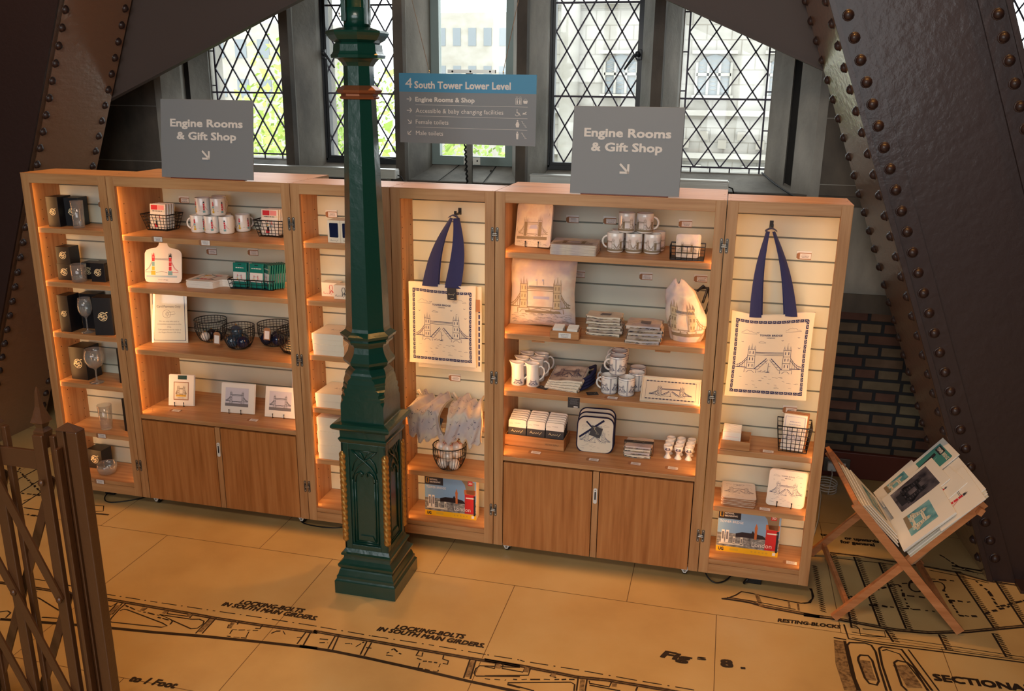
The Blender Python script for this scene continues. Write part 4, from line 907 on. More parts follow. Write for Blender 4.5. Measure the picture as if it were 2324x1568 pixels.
# ================================================================ PRINT RACK
RK = thing('print_rack', 'folding beech X-frame print rack with a canvas sling, right of the cabinets', 'rack', (2.104, -.19, 0), math.radians(5.6))
rk_d, rk_w, rk_h = .56, .53, .6
lt, lf = (.022, .575), (.52, 0); rt_, rf = (.535, .615), (0, 0)
for y in (0, rk_d):
    MB().bar((lt[0], y, lt[1]), (lf[0], y, lf[1]+.012), .036, .02, beech).obj('leg', RK)
    MB().bar((rf[0], y+.022, .012), (rt_[0], y+.022, rt_[1]), .032, .02, beech).obj('leg', RK)
MB().bar((lt[0]+.004, -.008, lt[1]), (lt[0]+.004, rk_d+.01, lt[1]), .05, .02, beech, (1, 0, .5)).obj('top_rail', RK)
MB().bar((rt_[0]-.02, -.014, rt_[1]-.03), (rt_[0]-.02, rk_d+.01, rt_[1]-.03), .03, .02, beech, (1, 0, -.5)).obj('top_rail', RK)
for x, z in ((.055, .07), (.475, .07)): MB().bar((x, .01, z), (x, rk_d, z), .03, .016, beech, (1, 0, 0)).obj('cross_rail', RK)
V = (.27, .315)
mb = MB(); mb.prism([(lt[0]+.01, lt[1]-.01), (V[0]-.02, V[1]-.006), (V[0], V[1]-.02), (V[0]+.03, V[1]-.004), (rt_[0]-.02, rt_[1]-.02), (rt_[0]-.02, rt_[1]-.012), (V[0]+.03, V[1]+.008), (V[0], V[1]-.006), (V[0]-.02, V[1]+.006), (lt[0]+.016, lt[1])], .015, rk_d-.01, mat('sling_canvas', (150, 120, 90), .9), 'y'); mb.obj('canvas_sling', RK)
# ================================================================ GOODS
ORD = ['topmost', 'second from the top', 'third from the top', 'fourth from the top', 'fifth from the top', 'sixth from the top', 'seventh from the top', 'eighth from the top', 'ninth from the top', 'tenth from the top', 'eleventh from the top', 'twelfth from the top']
def R(d): return math.radians(d)
def logo(mb, cx, cz, r, m, mp, seed=1):
    rn = random.Random(5)
    mb.rib([(cx+r*math.cos(a*PI/10), cz+r*math.sin(a*PI/10)) for a in range(20)], r*.13, m, mp, closed=True)
    for a, b_, c_, d in ((-1.2, -.25, 0, .1), (-.5, .75, -.2, -.3), (.0, .75, -.5, .0), (-.7, .35, .5, .75), (.75, .9, 1.2, 1.0), (.1, .3, .35, -.1), (.35, .35, .75, .3), (-.5, -.3, .6, -.05), (-.1, -.5, .75, -.35), (-.35, -.75, .4, -.6), (-.8, .0, -.55, .4)):
        mb.rib([(cx+a*r, cz+b_*r), (cx+(a+c_)/2*r, cz+((b_+d)/2+.08)*r), (cx+c_*r, cz+d*r)], r*.16, m, mp)
def carton(lbl, x, y, z, w, d, h, rz=0, m=None, deco=None, group=None, name='gift_box', cat='box', bev=.0015):
    m = m or m_blkbox; mb = MB().box(-w/2, w/2, 0, d, 0, h, m, bev)
    if deco: deco(mb, w, h, d)
    o = mb.obj(name, None, (x, y, z), R(rz)); return tag(o, lbl, cat, group)
fm = lambda a, b_: Vector((a, -.0008, b_))
def lg(mb, w, h, d): logo(mb, 0, h*.5, min(w, h)*.23, m_cream, fm)
G = 'black gift boxes in the glassware cabinet'
z1, z2, z3, z4, z5, z6 = 1.5172, 1.2322, .9522, .6722, .3902, .1222
carton('slim black gift box at the left end of the top glassware shelf', -1.905, .075, z1, .072, .1, .155, 0, deco=lg, group=G)
carton('square black gift box behind the highball glass on the top glassware shelf', -1.83, .125, z1, .08, .085, .148, 8, deco=lg, group=G)
carton('black box edge-on at the right end of the top glassware shelf', -1.6, .1, z1, .07, .09, .16, -8, group=G)
carton('small black gift box stacked on top of another, second glassware shelf', -1.885, .08, z2+.088, .08, .08, .09, 3, deco=lg, group=G)
carton('small black gift box at the bottom of the stack of two, second glassware shelf', -1.89, .08, z2, .08, .085, .087, 3, deco=lg, group=G)
carton('small black gift box directly behind the whisky tumbler', -1.79, .14, z2, .08, .07, .088, 3, deco=lg, group=G)
carton('small black gift box to the right of the whisky tumbler', -1.69, .09, z2, .08, .085, .1, 5, deco=lg, group=G)
carton('tall black gift box left of the wine glass', -1.905, .055, z3, .066, .09, .2, 0, deco=lg, group=G)
carton('tall black gift box directly behind the wine glass', -1.82, .145, z3, .1, .075, .195, 4, group=G)
carton('tall black gift box angled to the right of the wine glass', -1.66, .05, z3, .1, .085, .205, 14, deco=lg, group=G)
carton('large black gift box left of the balloon gin glass', -1.885, .085, z4, .108, .11, .185, -2, deco=lg, group=G)
carton('black box edge-on at the right of the balloon gin glass', -1.6, .09, z4, .08, .1, .195, -6, group=G)
carton('black box edge-on at the right of the plain tall tumbler', -1.605, .09, z5, .08, .1, .19, -6, group=G)
carton('black gift box behind the etched bowl on the lowest glassware shelf', -1.89, .12, z6, .1, .08, .115, -3, deco=lg, group=G)
def glassware(name, lbl, x, y, z, prof, sc=None, cat='glass'):
    mb = MB().lathe(prof, m_glass, 28, cap=False); return tag(mb.obj(name, None, (x, y, z)), lbl, cat)
glassware('highball_glass', 'tall highball glass on the top glassware shelf', -1.763, .085, z1, [(0, 0), (.026, 0), (.028, .004), (.032, .14), (.0305, .1405), (.0265, .022), (.022, .016), (0, .015)])
glassware('whisky_tumbler', 'short wide tumbler on the second glassware shelf', -1.795, .075, z2, [(0, 0), (.034, 0), (.037, .004), (.04, .092), (.0385, .0925), (.035, .018), (.03, .012), (0, .011)])
glassware('wine_glass', 'stemmed wine glass on the third glassware shelf', -1.79, .08, z3, [(0, .0), (.033, .0), (.034, .002), (.008, .006), (.0042, .015), (.0038, .075), (.008, .083), (.027, .1), (.036, .125), (.0365, .15), (.031, .19), (.030, .19), (.0352, .15), (.0345, .126), (.026, .103), (.006, .088), (0, .087)])
glassware('gin_glass', 'large balloon gin glass on the fourth glassware shelf', -1.765, .07, z4, [(0, .0), (.037, .0), (.038, .002), (.008, .006), (.0045, .015), (.004, .07), (.009, .079), (.035, .095), (.05, .125), (.052, .15), (.044, .19), (.043, .19), (.0505, .15), (.0485, .126), (.034, .099), (.007, .083), (0, .082)])
glassware('tall_tumbler', 'plain clear tapered tumbler on the fifth glassware shelf', -1.765, .1, z5, [(0, 0), (.029, 0), (.031, .004), (.038, .14), (.0368, .1403), (.0295, .012), (.025, .009), (0, .008)])
glassware('etched_bowl', 'shallow etched glass bowl on the lowest glassware shelf', -1.785, .085, z6, [(0, 0), (.034, 0), (.046, .008), (.054, .035), (.052, .062), (.0505, .062), (.052, .036), (.044, .012), (.03, .006), (0, .005)], cat='bowl')

# ---- price tags
TG = 'brown price tags'
def ptag(lbl, x, y, z, rot=(0, 0, 0), w=.062, h=.03, clipped=False, n=3):
    mb = MB(); mb.prism([(-w/2, -h*.3), (-w/2+.008, -h/2), (w/2, -h/2), (w/2, h/2), (-w/2+.008, h/2), (-w/2, h*.3)], 0, .0012, m_kraft, 'y'); q = lambda a, b_: Vector((a, -.0004, b_))
    mb.rect(-w/2+.014, -h*.38, w/2-.001, h*.38, m_tagw, q); q2 = lambda a, b_: Vector((a, -.0008, b_)); lines(mb, -w/2+.018, h*.16, w-.024, n, h*.07, m_grey, q2, h*.2)
    if clipped: mb.box(-w/2, w/2, .0012, .003, h*.5, h*.75, m_plast); mb.box(-w/2, w/2, .0005, .002, -h*.5, h*.72, m_plast)
    o = mb.obj('price_tag', None, (x, y, z)); o.rotation_euler = rot; return tag(o, lbl, 'price tag', TG)
yb = .4125
for x, z, l in ((-1.213, 1.363, 'on the back board above the pile of chopping boards'), (-.962, 1.372, 'on the back board above the teal packets'), (-1.354, 1.637, 'on the back board right of the left red-pack basket'),
                (.779, 1.629, 'on the back board above the placemat pile'), (.961, 1.631, 'on the back board left of the top watercolour mugs'), (1.319, 1.633, 'on the back board above the coaster basket'),
                (.819, 1.36, 'on the back board just right of the cushion'), (1.148, 1.369, 'on the back board above the tea towel piles'), (1.408, 1.374, 'on the back board behind the soft bag')): ptag('brown price tag '+l, x, yb, z, clipped=True)
for x, z, l in ((-.436+.03, 1.626, 'above the two window boxes behind the post'), (.23, .825, 'below the left tote bag'), (1.85, 1.542, 'right of the blue handles of the far right tote bag'), (1.86, .817, 'below the far right tote bag'), (-1.72, 1.62, 'on the back board beside the highball glass'), (-1.6, 1.45, 'on the back board over the second glassware shelf')): ptag('brown price tag '+l, x, .2325, z, clipped=True)
for x, y, z, l in ((-1.262, .0225, 1.492, 'on the shelf edge below the left red-pack basket'), (-.995, .0225, 1.488, 'on the shelf edge below the colourful mugs'), (-1.745, .0225, .378, 'on the shelf edge below the plain tapered tumbler'), (-1.775, -.0015, .11, 'on the plinth below the etched bowl')): ptag('brown price tag '+l, x, y, z)
for x, y, z, l in ((-1.316, .1, .5402, 'lying in front of the framed tower card'), (-.842, .085, .5402, 'lying in front of the two grey bridge prints'), (.684, .085, .5302, 'lying in front of the pine coaster crate'), (.971, .075, .5302, 'lying in front of the pot holders'), (1.171, .082, .5302, 'lying in front of the banded tea towels'), (1.346, .077, .5302, 'lying in front of the egg cups'), (1.764, .05, .6742, 'lying between card box and wire basket'), (1.775, .045, .3902, 'lying between the two sets of place mats'), (1.92, .065, .1222, 'lying right of the right jigsaw box'), (1.049, .055, .8602, 'lying in front of the navy bridge mugs')): ptag('brown price tag '+l, x, y, z+.002, (R(-82), 0, R(-4)))
mb = MB().prism([(-.028, -.05), (.028, -.05), (.028, 0), (-.028, 0)], 0, .001, m_dkcard, 'y'); lines(mb, -.024, -.008, .048, 6, .002, m_grey, fm, .005); mb.rect(.0, -.047, .02, -.042, m_tagw, fm); tag(mb.obj('swing_tag', None, (.879, .0235, .856)), 'dark swing tag hanging over the shelf edge below the folded bags', 'tag')

# ---- mugs
def col_bridge(mb, mp, k):   # colourful tower print, width k
    for x, cs in ((.0, (m_yel, m_yel, m_aqua, m_red)), (k*.62, (m_aqua, m_red, m_red, m_red))):
        w = k*.1
        for i, c_ in enumerate(cs): mb.rect(x-w*(.8 if i == 0 else .5), k*(.02+.16*i), x+w*(.8 if i == 0 else .5), k*(.16+.16*i), c_, mp)
        mb.poly([(x-w*.5, k*.66), (x+w*.5, k*.66), (x, k*.82)], m_red if x == 0 else m_ink, mp)
        for q in (-.5, .5): mb.rib([(x+q*w, k*.6), (x+q*w, k*.78)], k*.012, m_red if x == 0 else m_ink, mp)
    for h_ in (.56, .6): mb.rib([(w*.5, k*h_), (k*.62-w*.5, k*h_)], k*.014, m_ink, mp)
    mb.rib([(w, k*.1), (k*.31, k*.15), (k*.62-w, k*.1)], k*.012, m_brnk, mp)
    for s_, x in ((-1, -w*.5), (1, k*.62+w*.5)):
        for e in (0, .05): mb.rib([(x, k*(.5-e)), (x+s_*k*.1, k*(.3-e)), (x+s_*k*.24, k*.16)], k*.01, m_brnk if s_ < 0 else m_red, mp)
        mb.rib([(x, k*.12), (x+s_*k*.25, k*.12)], k*.012, m_red, mp)
    mb.rect(-k*.25, -k*.06, k*.87, 0, m_pale, mp)
def mug(lbl, grp, style, x, y, z, r=.038, h=.09, ha=180, pr=0):
    t = thing('mug', lbl, 'mug', (x, y, z), 0, grp); mb = MB()
    mb.lathe([(0, .003), (r*.82, .003), (r*.86, 0), (r*.95, .003), (r, .01), (r, h-.002), (r-.001, h), (r-.003, h-.001), (r-.0035, .01), (r*.7, .006), (0, .006)], m_ceram, 28, cap=False)
    mp = cyl(r, 0, pr)
    if style == 'c': col_bridge(mb, lambda a, b_: mp(a-.024, b_+.014), .075)
    if style == 'w':
        mb.rect(-.085, .008, .085, h-.014, m_wcc, mp, 22, 1); m2 = cyl(r, 0, pr, .0009)
        for x0 in (-.075, -.004): bridge(mb, x0, .012, .074, .058, m2, m_sep, .0011, False, tw=.16, seg=.008)
        mb.rect(-.07, .009, .07, .018, m_sep, m2, 18, 1)
        for x0 in (-.06, .012): mb.rect(x0, .0, x0+.012, .0, m_sep, m2); mb.rect(x0, .02, x0+.011, .052, m_sep, m2, 2, 1)
    if style == 'n':
        m2 = cyl(r, 0, pr, .0006)
        for a in (-.072, -.068, -.002, .002, .068, .072): mb.rib([(a, .006), (a, h-.008)], .0016, m_inkb, m2)
        for b_ in (.007, h-.009): mb.rib([(-.068, b_), (.068, b_)], .0014, m_inkb, m2, seg=.006)
        for x0 in (-.064, .006): bridge(mb, x0, .018, .058, .042, m2, m_inkb, .0009, True, tw=.15, seg=.008); bird(mb, x0+.03, .07, .003, m_inkb, m2)
        mb.rib([(-.1, h+.0), (.1, h)], .0018, m_inkb, m2, seg=.006)
    mb.obj('cup', t)
    a = R(ha); c_, s_ = math.cos(a), math.sin(a); P = []
    for i in range(9): q = PI*(i/8)-PI/2; rr = r-.003+.026*math.cos(q); P.append((rr*c_, rr*s_, h*.5+h*.3*math.sin(q)))
    MB().tube(P, .0048, m_ceram, 8).obj('handle', t); return t
gc = 'colourful tower bridge mugs'; z = 1.5002
mug('colourful bridge mug with its handle to the left, bottom row', gc, 'c', -1.168, .245, z, ha=185, pr=.75)
mug('colourful bridge mug in the middle of the bottom row', gc, 'c', -1.086, .24, z, ha=80, pr=0)
mug('colourful bridge mug third from the left in the bottom row', gc, 'c', -1.006, .25, z, ha=80, pr=-.3)
mug('colourful bridge mug set back at the right of the bottom row', gc, 'c', -.965, .34, z, ha=60, pr=.7)
mug('colourful bridge mug on the left of the top row', gc, 'c', -1.135, .25, z+.0905, ha=80, pr=.1)
mug('colourful bridge mug on the right of the top row', gc, 'c', -1.052, .258, z+.0905, ha=80, pr=.5)
mug('colourful bridge mug at the back of the top row', gc, 'c', -1.095, .34, z+.09, ha=80, pr=.5); mug('colourful bridge mug hidden behind the bottom row', gc, 'c', -1.07, .335, z-.0, ha=80, pr=.5)
gw = 'watercolour bridge mugs'; z = 1.5252
mug('watercolour bridge mug with its handle to the left, bottom row', gw, 'w', 1.02, .185, z, ha=170, pr=.35)
mug('watercolour bridge mug in the middle of the bottom row', gw, 'w', 1.104, .19, z, ha=80, pr=.1)
mug('watercolour bridge mug at the right of the bottom row', gw, 'w', 1.187, .195, z, ha=70, pr=0)
mug('watercolour bridge mug on the left of the top row', gw, 'w', 1.066, .2, z+.0905, ha=80, pr=-.7)
mug('watercolour bridge mug on the right of the top row, handle to the right', gw, 'w', 1.148, .205, z+.0905, ha=10, pr=.6)
mug('watercolour bridge mug behind the left of the bottom row', gw, 'w', 1.03, .275, z, ha=100); mug('watercolour bridge mug behind the right of the bottom row', gw, 'w', 1.2, .28, z, ha=60)
gn = 'navy bridge mugs'; z = .8602
mug('navy-lined bridge mug at the front left of the bottom layer', gn, 'n', 1.028, .13, z, .039, ha=170, pr=.3)
mug('navy-lined bridge mug at the front right of the bottom layer', gn, 'n', 1.11, .12, z, .039, ha=80, pr=.25)
mug('navy-lined bridge mug on top at the front, handle to the left', gn, 'n', 1.062, .15, z+.0905, .039, ha=185, pr=-.1)
mug('navy-lined bridge mug on top, second from the front', gn, 'n', 1.058, .235, z+.0905, .039, ha=185, pr=.5)
mug('navy-lined bridge mug on top at the back', gn, 'n', 1.055, .32, z+.0905, .039, ha=185, pr=.5)
mug('navy-lined bridge mug at the right of the bottom layer, second row', gn, 'n', 1.148, .205, z, .039, ha=80, pr=.4)
mug('navy-lined bridge mug at the right of the bottom layer, back row', gn, 'n', 1.145, .29, z, .039, ha=80, pr=.4)
mug('navy-lined bridge mug at the left of the bottom layer, second row', gn, 'n', 1.02, .215, z, .039, ha=170, pr=.4); mug('navy-lined bridge mug at the left of the bottom layer, back row', gn, 'n', 1.02, .3, z, .039, ha=170, pr=.4)
mb = MB().prism([(-.02, -.02), (.02, -.025), (.025, .015), (-.015, .02)], 0, .001, m_dkcard, 'y'); tag(mb.obj('swing_tag', None, (1.0, .17, .965)), 'dark swing tag on the handle of the top navy mug', 'tag')

# ---- jugs and egg cups
def jug(lbl, x, y):
    t = thing('milk_jug', lbl, 'jug', (x, y, .8602), 0, 'white milk jugs'); mb = MB(); n = 26; prof = [(.0, .0), (.031, 0), (.033, .006), (.031, .04), (.028, .085), (.0285, .105), (.03, .112), (.0285, .112), (.0265, .1), (.0265, .085), (.029, .04), (.03, .01), (0, .008)]
    vs = []
    for r_, z_ in prof:
        for i in range(n):
            a = 2*PI*i/n; k = max(0, math.cos(a-PI*.98))**8*max(0, (z_-.07)/.04)*.016; rr = r_+(k if r_ > .001 else 0); vs.append((rr*math.cos(a), rr*math.sin(a), z_+k*.35))
    mb.add(vs, [(j*n+i, j*n+(i+1) % n, (j+1)*n+(i+1) % n, (j+1)*n+i) for j in range(len(prof)-1) for i in range(n)], m_ceram, True)
    bridge(mb, -.024, .008, .048, .03, cyl(.0328, 0, .25, .001, -.055), m_inkb, .0009, True, tw=.15, seg=.008); mb.obj('body', t)
    MB().tube([(.024, 0, .095), (.04, 0, .1), (.053, 0, .088), (.056, 0, .068), (.05, 0, .048), (.038, 0, .035), (.03, 0, .03)], .0042, m_ceram, 8).obj('handle', t)
for i, r_ in enumerate(('front', 'middle', 'back')):
    for j, c_ in enumerate(('left', 'right')): jug('white milk jug in the %s row, %s-hand side' % (r_, c_), .583+j*.075+i*.006, .135+i*.085)
def eggcup(lbl, x, y):
    mb = MB().lathe([(0, .002), (.018, 0), (.019, .002), (.012, .012), (.007, .022), (.009, .03), (.018, .038), (.0215, .05), (.021, .066), (.0195, .066), (.0198, .05), (.015, .04), (0, .036)], m_ceram, 22, cap=False)
    bridge(mb, -.014, .045, .028, .014, cyl(.0215, 0, 0, .0008), m_inkb, .0009, False, tw=.15, seg=.006); tag(mb.obj('egg_cup', None, (x, y, .5302)), lbl, 'egg cup', 'white egg cups')
for i, r_ in enumerate(('front', 'middle', 'back')):
    for j, c_ in enumerate(('left', 'centre', 'right')): eggcup('white egg cup in the %s row, %s' % (r_, c_), 1.318+j*.05+i*.004, .2+i*.052)

# ---- wire baskets
def rbasket(lbl, x, y, z, w0, d0, w1, d1, h, n=7, rows=5, rz=0, group=None, tray=False):
    t = thing('wire_basket', lbl, 'basket', (x, y, z), R(rz), group); mb = MB(); r = .0015
    def ring(k, rr=r, top=True):
        w = w0+(w1-w0)*k; d = d0+(d1-d0)*k; mb.tube([(-w/2, -d/2, h*k+.002), (w/2, -d/2, h*k+.002), (w/2, d/2, h*k+.002), (-w/2, d/2, h*k+.002)], rr, m_blk, 6, True, False)
    for k in range(rows+1): ring(k/rows)
    for i in range(n+1):
        q = i/n-.5
        for s_ in (-1, 1): mb.tube([(q*w0, s_*d0/2, .002), (q*w1, s_*d1/2, h)], r, m_blk, 5)
    nd = max(3, int(n*d0/w0))
    for i in range(nd+1):
        q = i/nd-.5
        for s_ in (-1, 1): mb.tube([(s_*w0/2, q*d0, .002), (s_*w1/2, q*d1, h)], r, m_blk, 5)
    for i in range(1, n): q = i/n-.5; mb.tube([(q*w0, -d0/2, .002), (q*w0, d0/2, .002)], r, m_blk, 5)
    if tray: mb.box(-w0/2, w0/2, -d0/2, d0/2, 0, .006, m_blk)
    mb.obj('wire_body', t); mb = MB(); mb.tube([(-w1/2, -d1/2, h), (w1/2, -d1/2, h), (w1/2, d1/2, h), (-w1/2, d1/2, h)], r*1.7, m_blk, 6, True, False); mb.obj('rim', t); return t
def obasket(lbl, x, y, z, r0, r1, h, n=30, rings=2, group=None):
    t = thing('wire_bowl', lbl, 'basket', (x, y, z), 0, group); mb = MB(); w = .0013
    def pt(a, k): rr = r0*.45+(r1-r0*.45)*min(1, k*1.6)**.5 if k < .62 else r1; return (rr*math.cos(a), rr*math.sin(a), .002+h*max(0, k-.0)**1.15)
    for i in range(n): a = 2*PI*i/n; mb.tube([pt(a, k/7) for k in range(8)], w, m_blk, 5)
    for k in (0, .1)+tuple(.7+.1*i for i in range(rings)): mb.tube([pt(2*PI*i/28, k) for i in range(28)], w, m_blk, 5, True)
    mb.obj('wire_body', t); mb = MB(); mb.tube([pt(2*PI*i/28, 1) for i in range(28)], w*2, m_blk, 6, True); mb.obj('rim', t); return t
rbasket('black wire basket of red souvenir packs, left end of the colourful shelf', -1.39, .26, 1.5002, .125, .09, .165, .13, .085, 7, 5, -4)
rbasket('black wire basket of red souvenir packs, right end of the colourful shelf', -.735, .255, 1.5002, .13, .09, .165, .13, .085, 7, 5, 0)
def packs(x, y, side):
    for i in range(4):
        mb = MB().box(-.048, .048, 0, .012, 0, .13, m_white, .002)
        if True:
            mb.rect(-.04, .1, .0, .124, m_red, fm); mb.rect(.002, .1, .04, .124, m_pink, fm); mb.rect(-.046, .088, .046, .0985, m_ivory, fm); lines(mb, -.036, .091, .07, 1, .0045, m_grey, lambda a, b_: fm(a, b_)+Vector((0, -.0003, 0)))
            col_bridge(mb, lambda a, b_: fm(a-.012, b_+.045), .04); mb.rect(-.02, .008, .0, .028, m_red, fm); mb.rect(-.012, .02, -.002, .04, m_ink, fm)
        o = mb.obj('souvenir_pack', None, (x+i*.004, y-.035+i*.0165, 1.508)); o.rotation_euler = (R(-6), 0, R(-3)); tag(o, 'white and red souvenir pack in the %s wire basket, %s' % (side, ['frontmost', 'second', 'third', 'rearmost'][i]), 'packet', 'red souvenir packs')
packs(-1.395, .258, 'left'); packs(-.745, .253, 'right')
rbasket('low black wire tray holding the teal packets', -.835, .215, 1.2322, .235, .12, .25, .14, .05, 8, 2, 3, tray=True)
for i in range(12):
    x, y = ((-.905, -.81)[i % 2], .165+.022*(i//2)) if i < 4 else (-.75+.0055*(i-4)*1.6-.01, .17+.009*(i-4))
    mb = MB(); mb.box(-.04, .04, 0, .007, 0, .125, m_teal, .002); mb.rect(-.037, .03, .037, .078, m_cello, fm); col_bridge(mb, lambda a, b_: fm(a-.013, b_+.038)+Vector((0, -.0004, 0)), .035); mb.rect(-.01, .115, .01, .119, m_ink, fm); lines(mb, -.03, .098, .06, 1, .004, m_cello, fm)
    o = mb.obj('teal_packet', None, (x, y, 1.2395)); o.rotation_euler = (R(-6), 0, R(-2) if i < 4 else R(-38)); tag(o, 'teal card packet with a small bridge print, %s' % (['front left', 'front right', 'second left', 'second right'][i] if i < 4 else '%s in the fanned row at the right' % ['first', 'second', 'third', 'fourth', 'fifth', 'sixth', 'seventh', 'last'][i-4]), 'packet', 'teal packets')
t = thing('card_box', 'small wooden box of white cards half hidden at the right end of the colourful cabinet', 'box', (-.625, .24, 1.2322)); mb = MB()
for a in ((-.055, .055, -.03, -.024), (-.055, .055, .03, .036), (-.055, -.049, -.024, .03), (.049, .055, -.024, .03)): mb.box(*a, 0, .04, crate)
mb.obj('wooden_tray', t); mb = MB().box(-.04, .04, -.01, .02, .002, .075, m_white, .004); col_bridge(mb, lambda a, b_: Vector((a-.03, -.011, b_+.03)), .04); mb.obj('cards', t)
# ---- chopping boards
def cboard(mb, W_, H_, T_, face=True, m=None):
    m = m or m_white; w = W_/2; P = [(-w+.02, 0), (w-.02, 0), (w-.006, .006), (w, .022), (w, H_*.58), (w-.008, H_*.64), (w-.024, H_*.67), (.038, H_*.70), (.026, H_*.74), (.022, H_*.8), (.024, H_*.92), (.018, H_*.98), (.0, H_), (-.018, H_*.98), (-.024, H_*.92), (-.022, H_*.8), (-.026, H_*.74), (-.038, H_*.70), (-w+.024, H_*.67), (-w+.008, H_*.64), (-w, H_*.58), (-w, .022), (-w+.006, .006)]
    mb.prism(P, 0, T_, m, 'y')
    k = W_*.86; mp = lambda a, b_: fm(a-k*.31, b_+H_*.14); col_bridge(mb, mp, k*.86)
    if face: text(mb, 'Tower Bridge', 0, H_*.045, H_*.026, m_grey, fm, al='c', sh=.3)
t = thing('chopping_board', 'white chopping board with a colourful bridge print standing on a small easel', 'chopping board', (-1.355, .165, 1.2345), R(10)); t.rotation_euler = (R(-12), 0, R(10)); mb = MB(); cboard(mb, .2, .262, .006); mb.obj('board', t)
mb = MB()
for q in (-.026, .03): mb.tube([(q, .03, .09), (q, .012, -.002), (q, -.01, -.001), (q, -.011, .006)], .0014, m_plast, 6)
mb.obj('easel', t)
for i in range(6):
    mb = MB(); cboard(mb, .2, .262, .0055, False); mb.v = [(b_, -a, c_) for a, b_, c_ in mb.v]; mb.v = [(a-.13, -c2, -b2) for (a, b2, c2) in [(v[0], v[1], v[2]) for v in [(p[2], 0, 0) for p in mb.v]]] if False else mb.v
    mb2 = MB(); cboard(mb2, .18, .24, .0055, False); mb2.v = [(p[2]-.12, -p[0], -p[1]) for p in mb2.v]
    o = mb2.obj('chopping_board', None, (-1.07+random.uniform(-.003, .003), .2, 1.2322+.0062*(i+1)), R(2+random.uniform(-2, 2))); tag(o, 'white chopping board lying in the flat pile, %s' % ORD[5-i], 'chopping board', 'flat pile of chopping boards')
# ---- card payment sign
t = thing('payment_sign', 'white card reading Card Payment Only in a clear acrylic stand', 'sign', (-1.366, .185, .8985)); t.rotation_euler = (R(-9), 0, R(14)); mb = MB().box(-.098, .098, .0, .003, 0, .28, m_white)
mb.rib([(-.085, .012), (.085, .012), (.085, .268), (-.085, .268)], .0035, m_inkb, fm, closed=True); text(mb, 'Card Payment Only', 0, .19, .012, m_grey, fm, width=.128, al='c')
mb.rib([(-.012+.022*math.cos(a*.4), .155+.022*math.sin(a*.4)) for a in range(16)], .0013, m_grey, fm, closed=True)
for k in (.006, .012, .018): mb.rib([(-.022+k*math.cos(a*.3), .155+k*math.sin(a*.3)) for a in range(-3, 4)], .0016, m_grey, fm)
mb.rib([(-.004, .163), (.03, .168), (.034, .155), (-.0, .15)], .0014, m_grey, fm, closed=True)
for i, s_ in enumerate(('We can only take card or', 'contactless payments in this', 'shop.', 'Cash payment can be made in', 'the Engine Rooms Gift Shop')): text(mb, s_, 0, .112-i*.015, .0075, m_grey, fm, width=len(s_)*.0046, al='c')
mb.obj('card', t); mb = MB().box(-.1, .1, -.004, -.002, -.003, .284, m_pane); mb.box(-.1, .1, -.004, .045, -.004, -.002, m_pane); mb.obj('acrylic_stand', t)
# ---- bowls of baubles
BW = (('back left, holding a few pale decorations', -1.17, .28, .085), ('front left, holding blue glass baubles', -.955, .2, .082), ('back right, holding dark baubles', -.805, .3, .084), ('front right, holding cream striped discs', -.635, .2, .085))
for i, (l, x, y, r) in enumerate(BW): obasket('round black wire bowl on the payment sign shelf, '+l, x, y, .8985, r, r, .12, 30, 4, 'round wire bowls')
m_bz = mat('blue_glass_bauble', (70, 96, 120), .1, coat=1, trans=.5); m_dkt = mat('dark_tin_bauble', (58, 50, 56), .3, .6); m_disc = mat('cream_disc', (206, 186, 140), .4, .3)
def bauble(lbl, x, y, z, r, m, grp, ribbon=None, sq=1):
    t = thing('bauble', lbl, 'bauble', (x, y, z), 0, grp); MB().ball((0, 0, r*sq), r, m, 14, (1, 1, sq)).obj('ball', t); MB().tube([(0, 0, 2*r*sq-.001), (0, 0, 2*r*sq+.006)], .004, m_gold, 8).obj('cap', t)
    if ribbon: MB().tube([(0, 0, 2*r*sq+.006), (.008, .002, 2*r*sq+.016), (.022, -.004, 2*r*sq+.012), (.03, -.012, 2*r*sq-.002), (.02, -.018, 2*r*sq-.004), (0, -.005, 2*r*sq+.005)], .0012, ribbon, 5).obj('ribbon', t)
for q, (dx, dy, l) in enumerate(((-.02, -.03, 'front'), (.03, .01, 'right'), (-.02, .03, 'back'))): bauble('pale tin decoration in the back left wire bowl, '+l, -1.17+dx, .28+dy, .903, .026, m_dkt if q else m_bauble, 'tin decorations')
for q, (dx, dy, dz, l) in enumerate(((-.03, -.02, .005, 'front left'), (.032, -.018, .005, 'front right'), (0, .035, .005, 'back'), (-.012, -.0, .055, 'on top'))): bauble('blue glass bauble in the front left wire bowl, '+l, -.955+dx, .2+dy, .9+dz, .034, m_bz if q != 1 else m_navyb, 'blue glass baubles')
for q, (dx, dy, l) in enumerate(((-.035, -.02, 'left'), (.033, -.02, 'right'), (0, .034, 'back'))): bauble('dark navy bauble in the back right wire bowl, '+l, -.805+dx, .3+dy, .903, .034, m_navyb, 'dark navy baubles')
for q in range(5): o = MB().lathe([(0, -.006), (.05-.003*q, -.003), (.052-.003*q, 0), (.05-.003*q, .003), (0, .006)], m_disc, 20, cap=False).obj('disc_ornament', None, (-.64+.006*q, .19, .914+.0135*q)); o.rotation_euler = (R(-14), R(8-3*q), 0); tag(o, 'cream disc ornament in the front right wire bowl, '+ORD[4-q], 'ornament', 'cream disc ornaments')
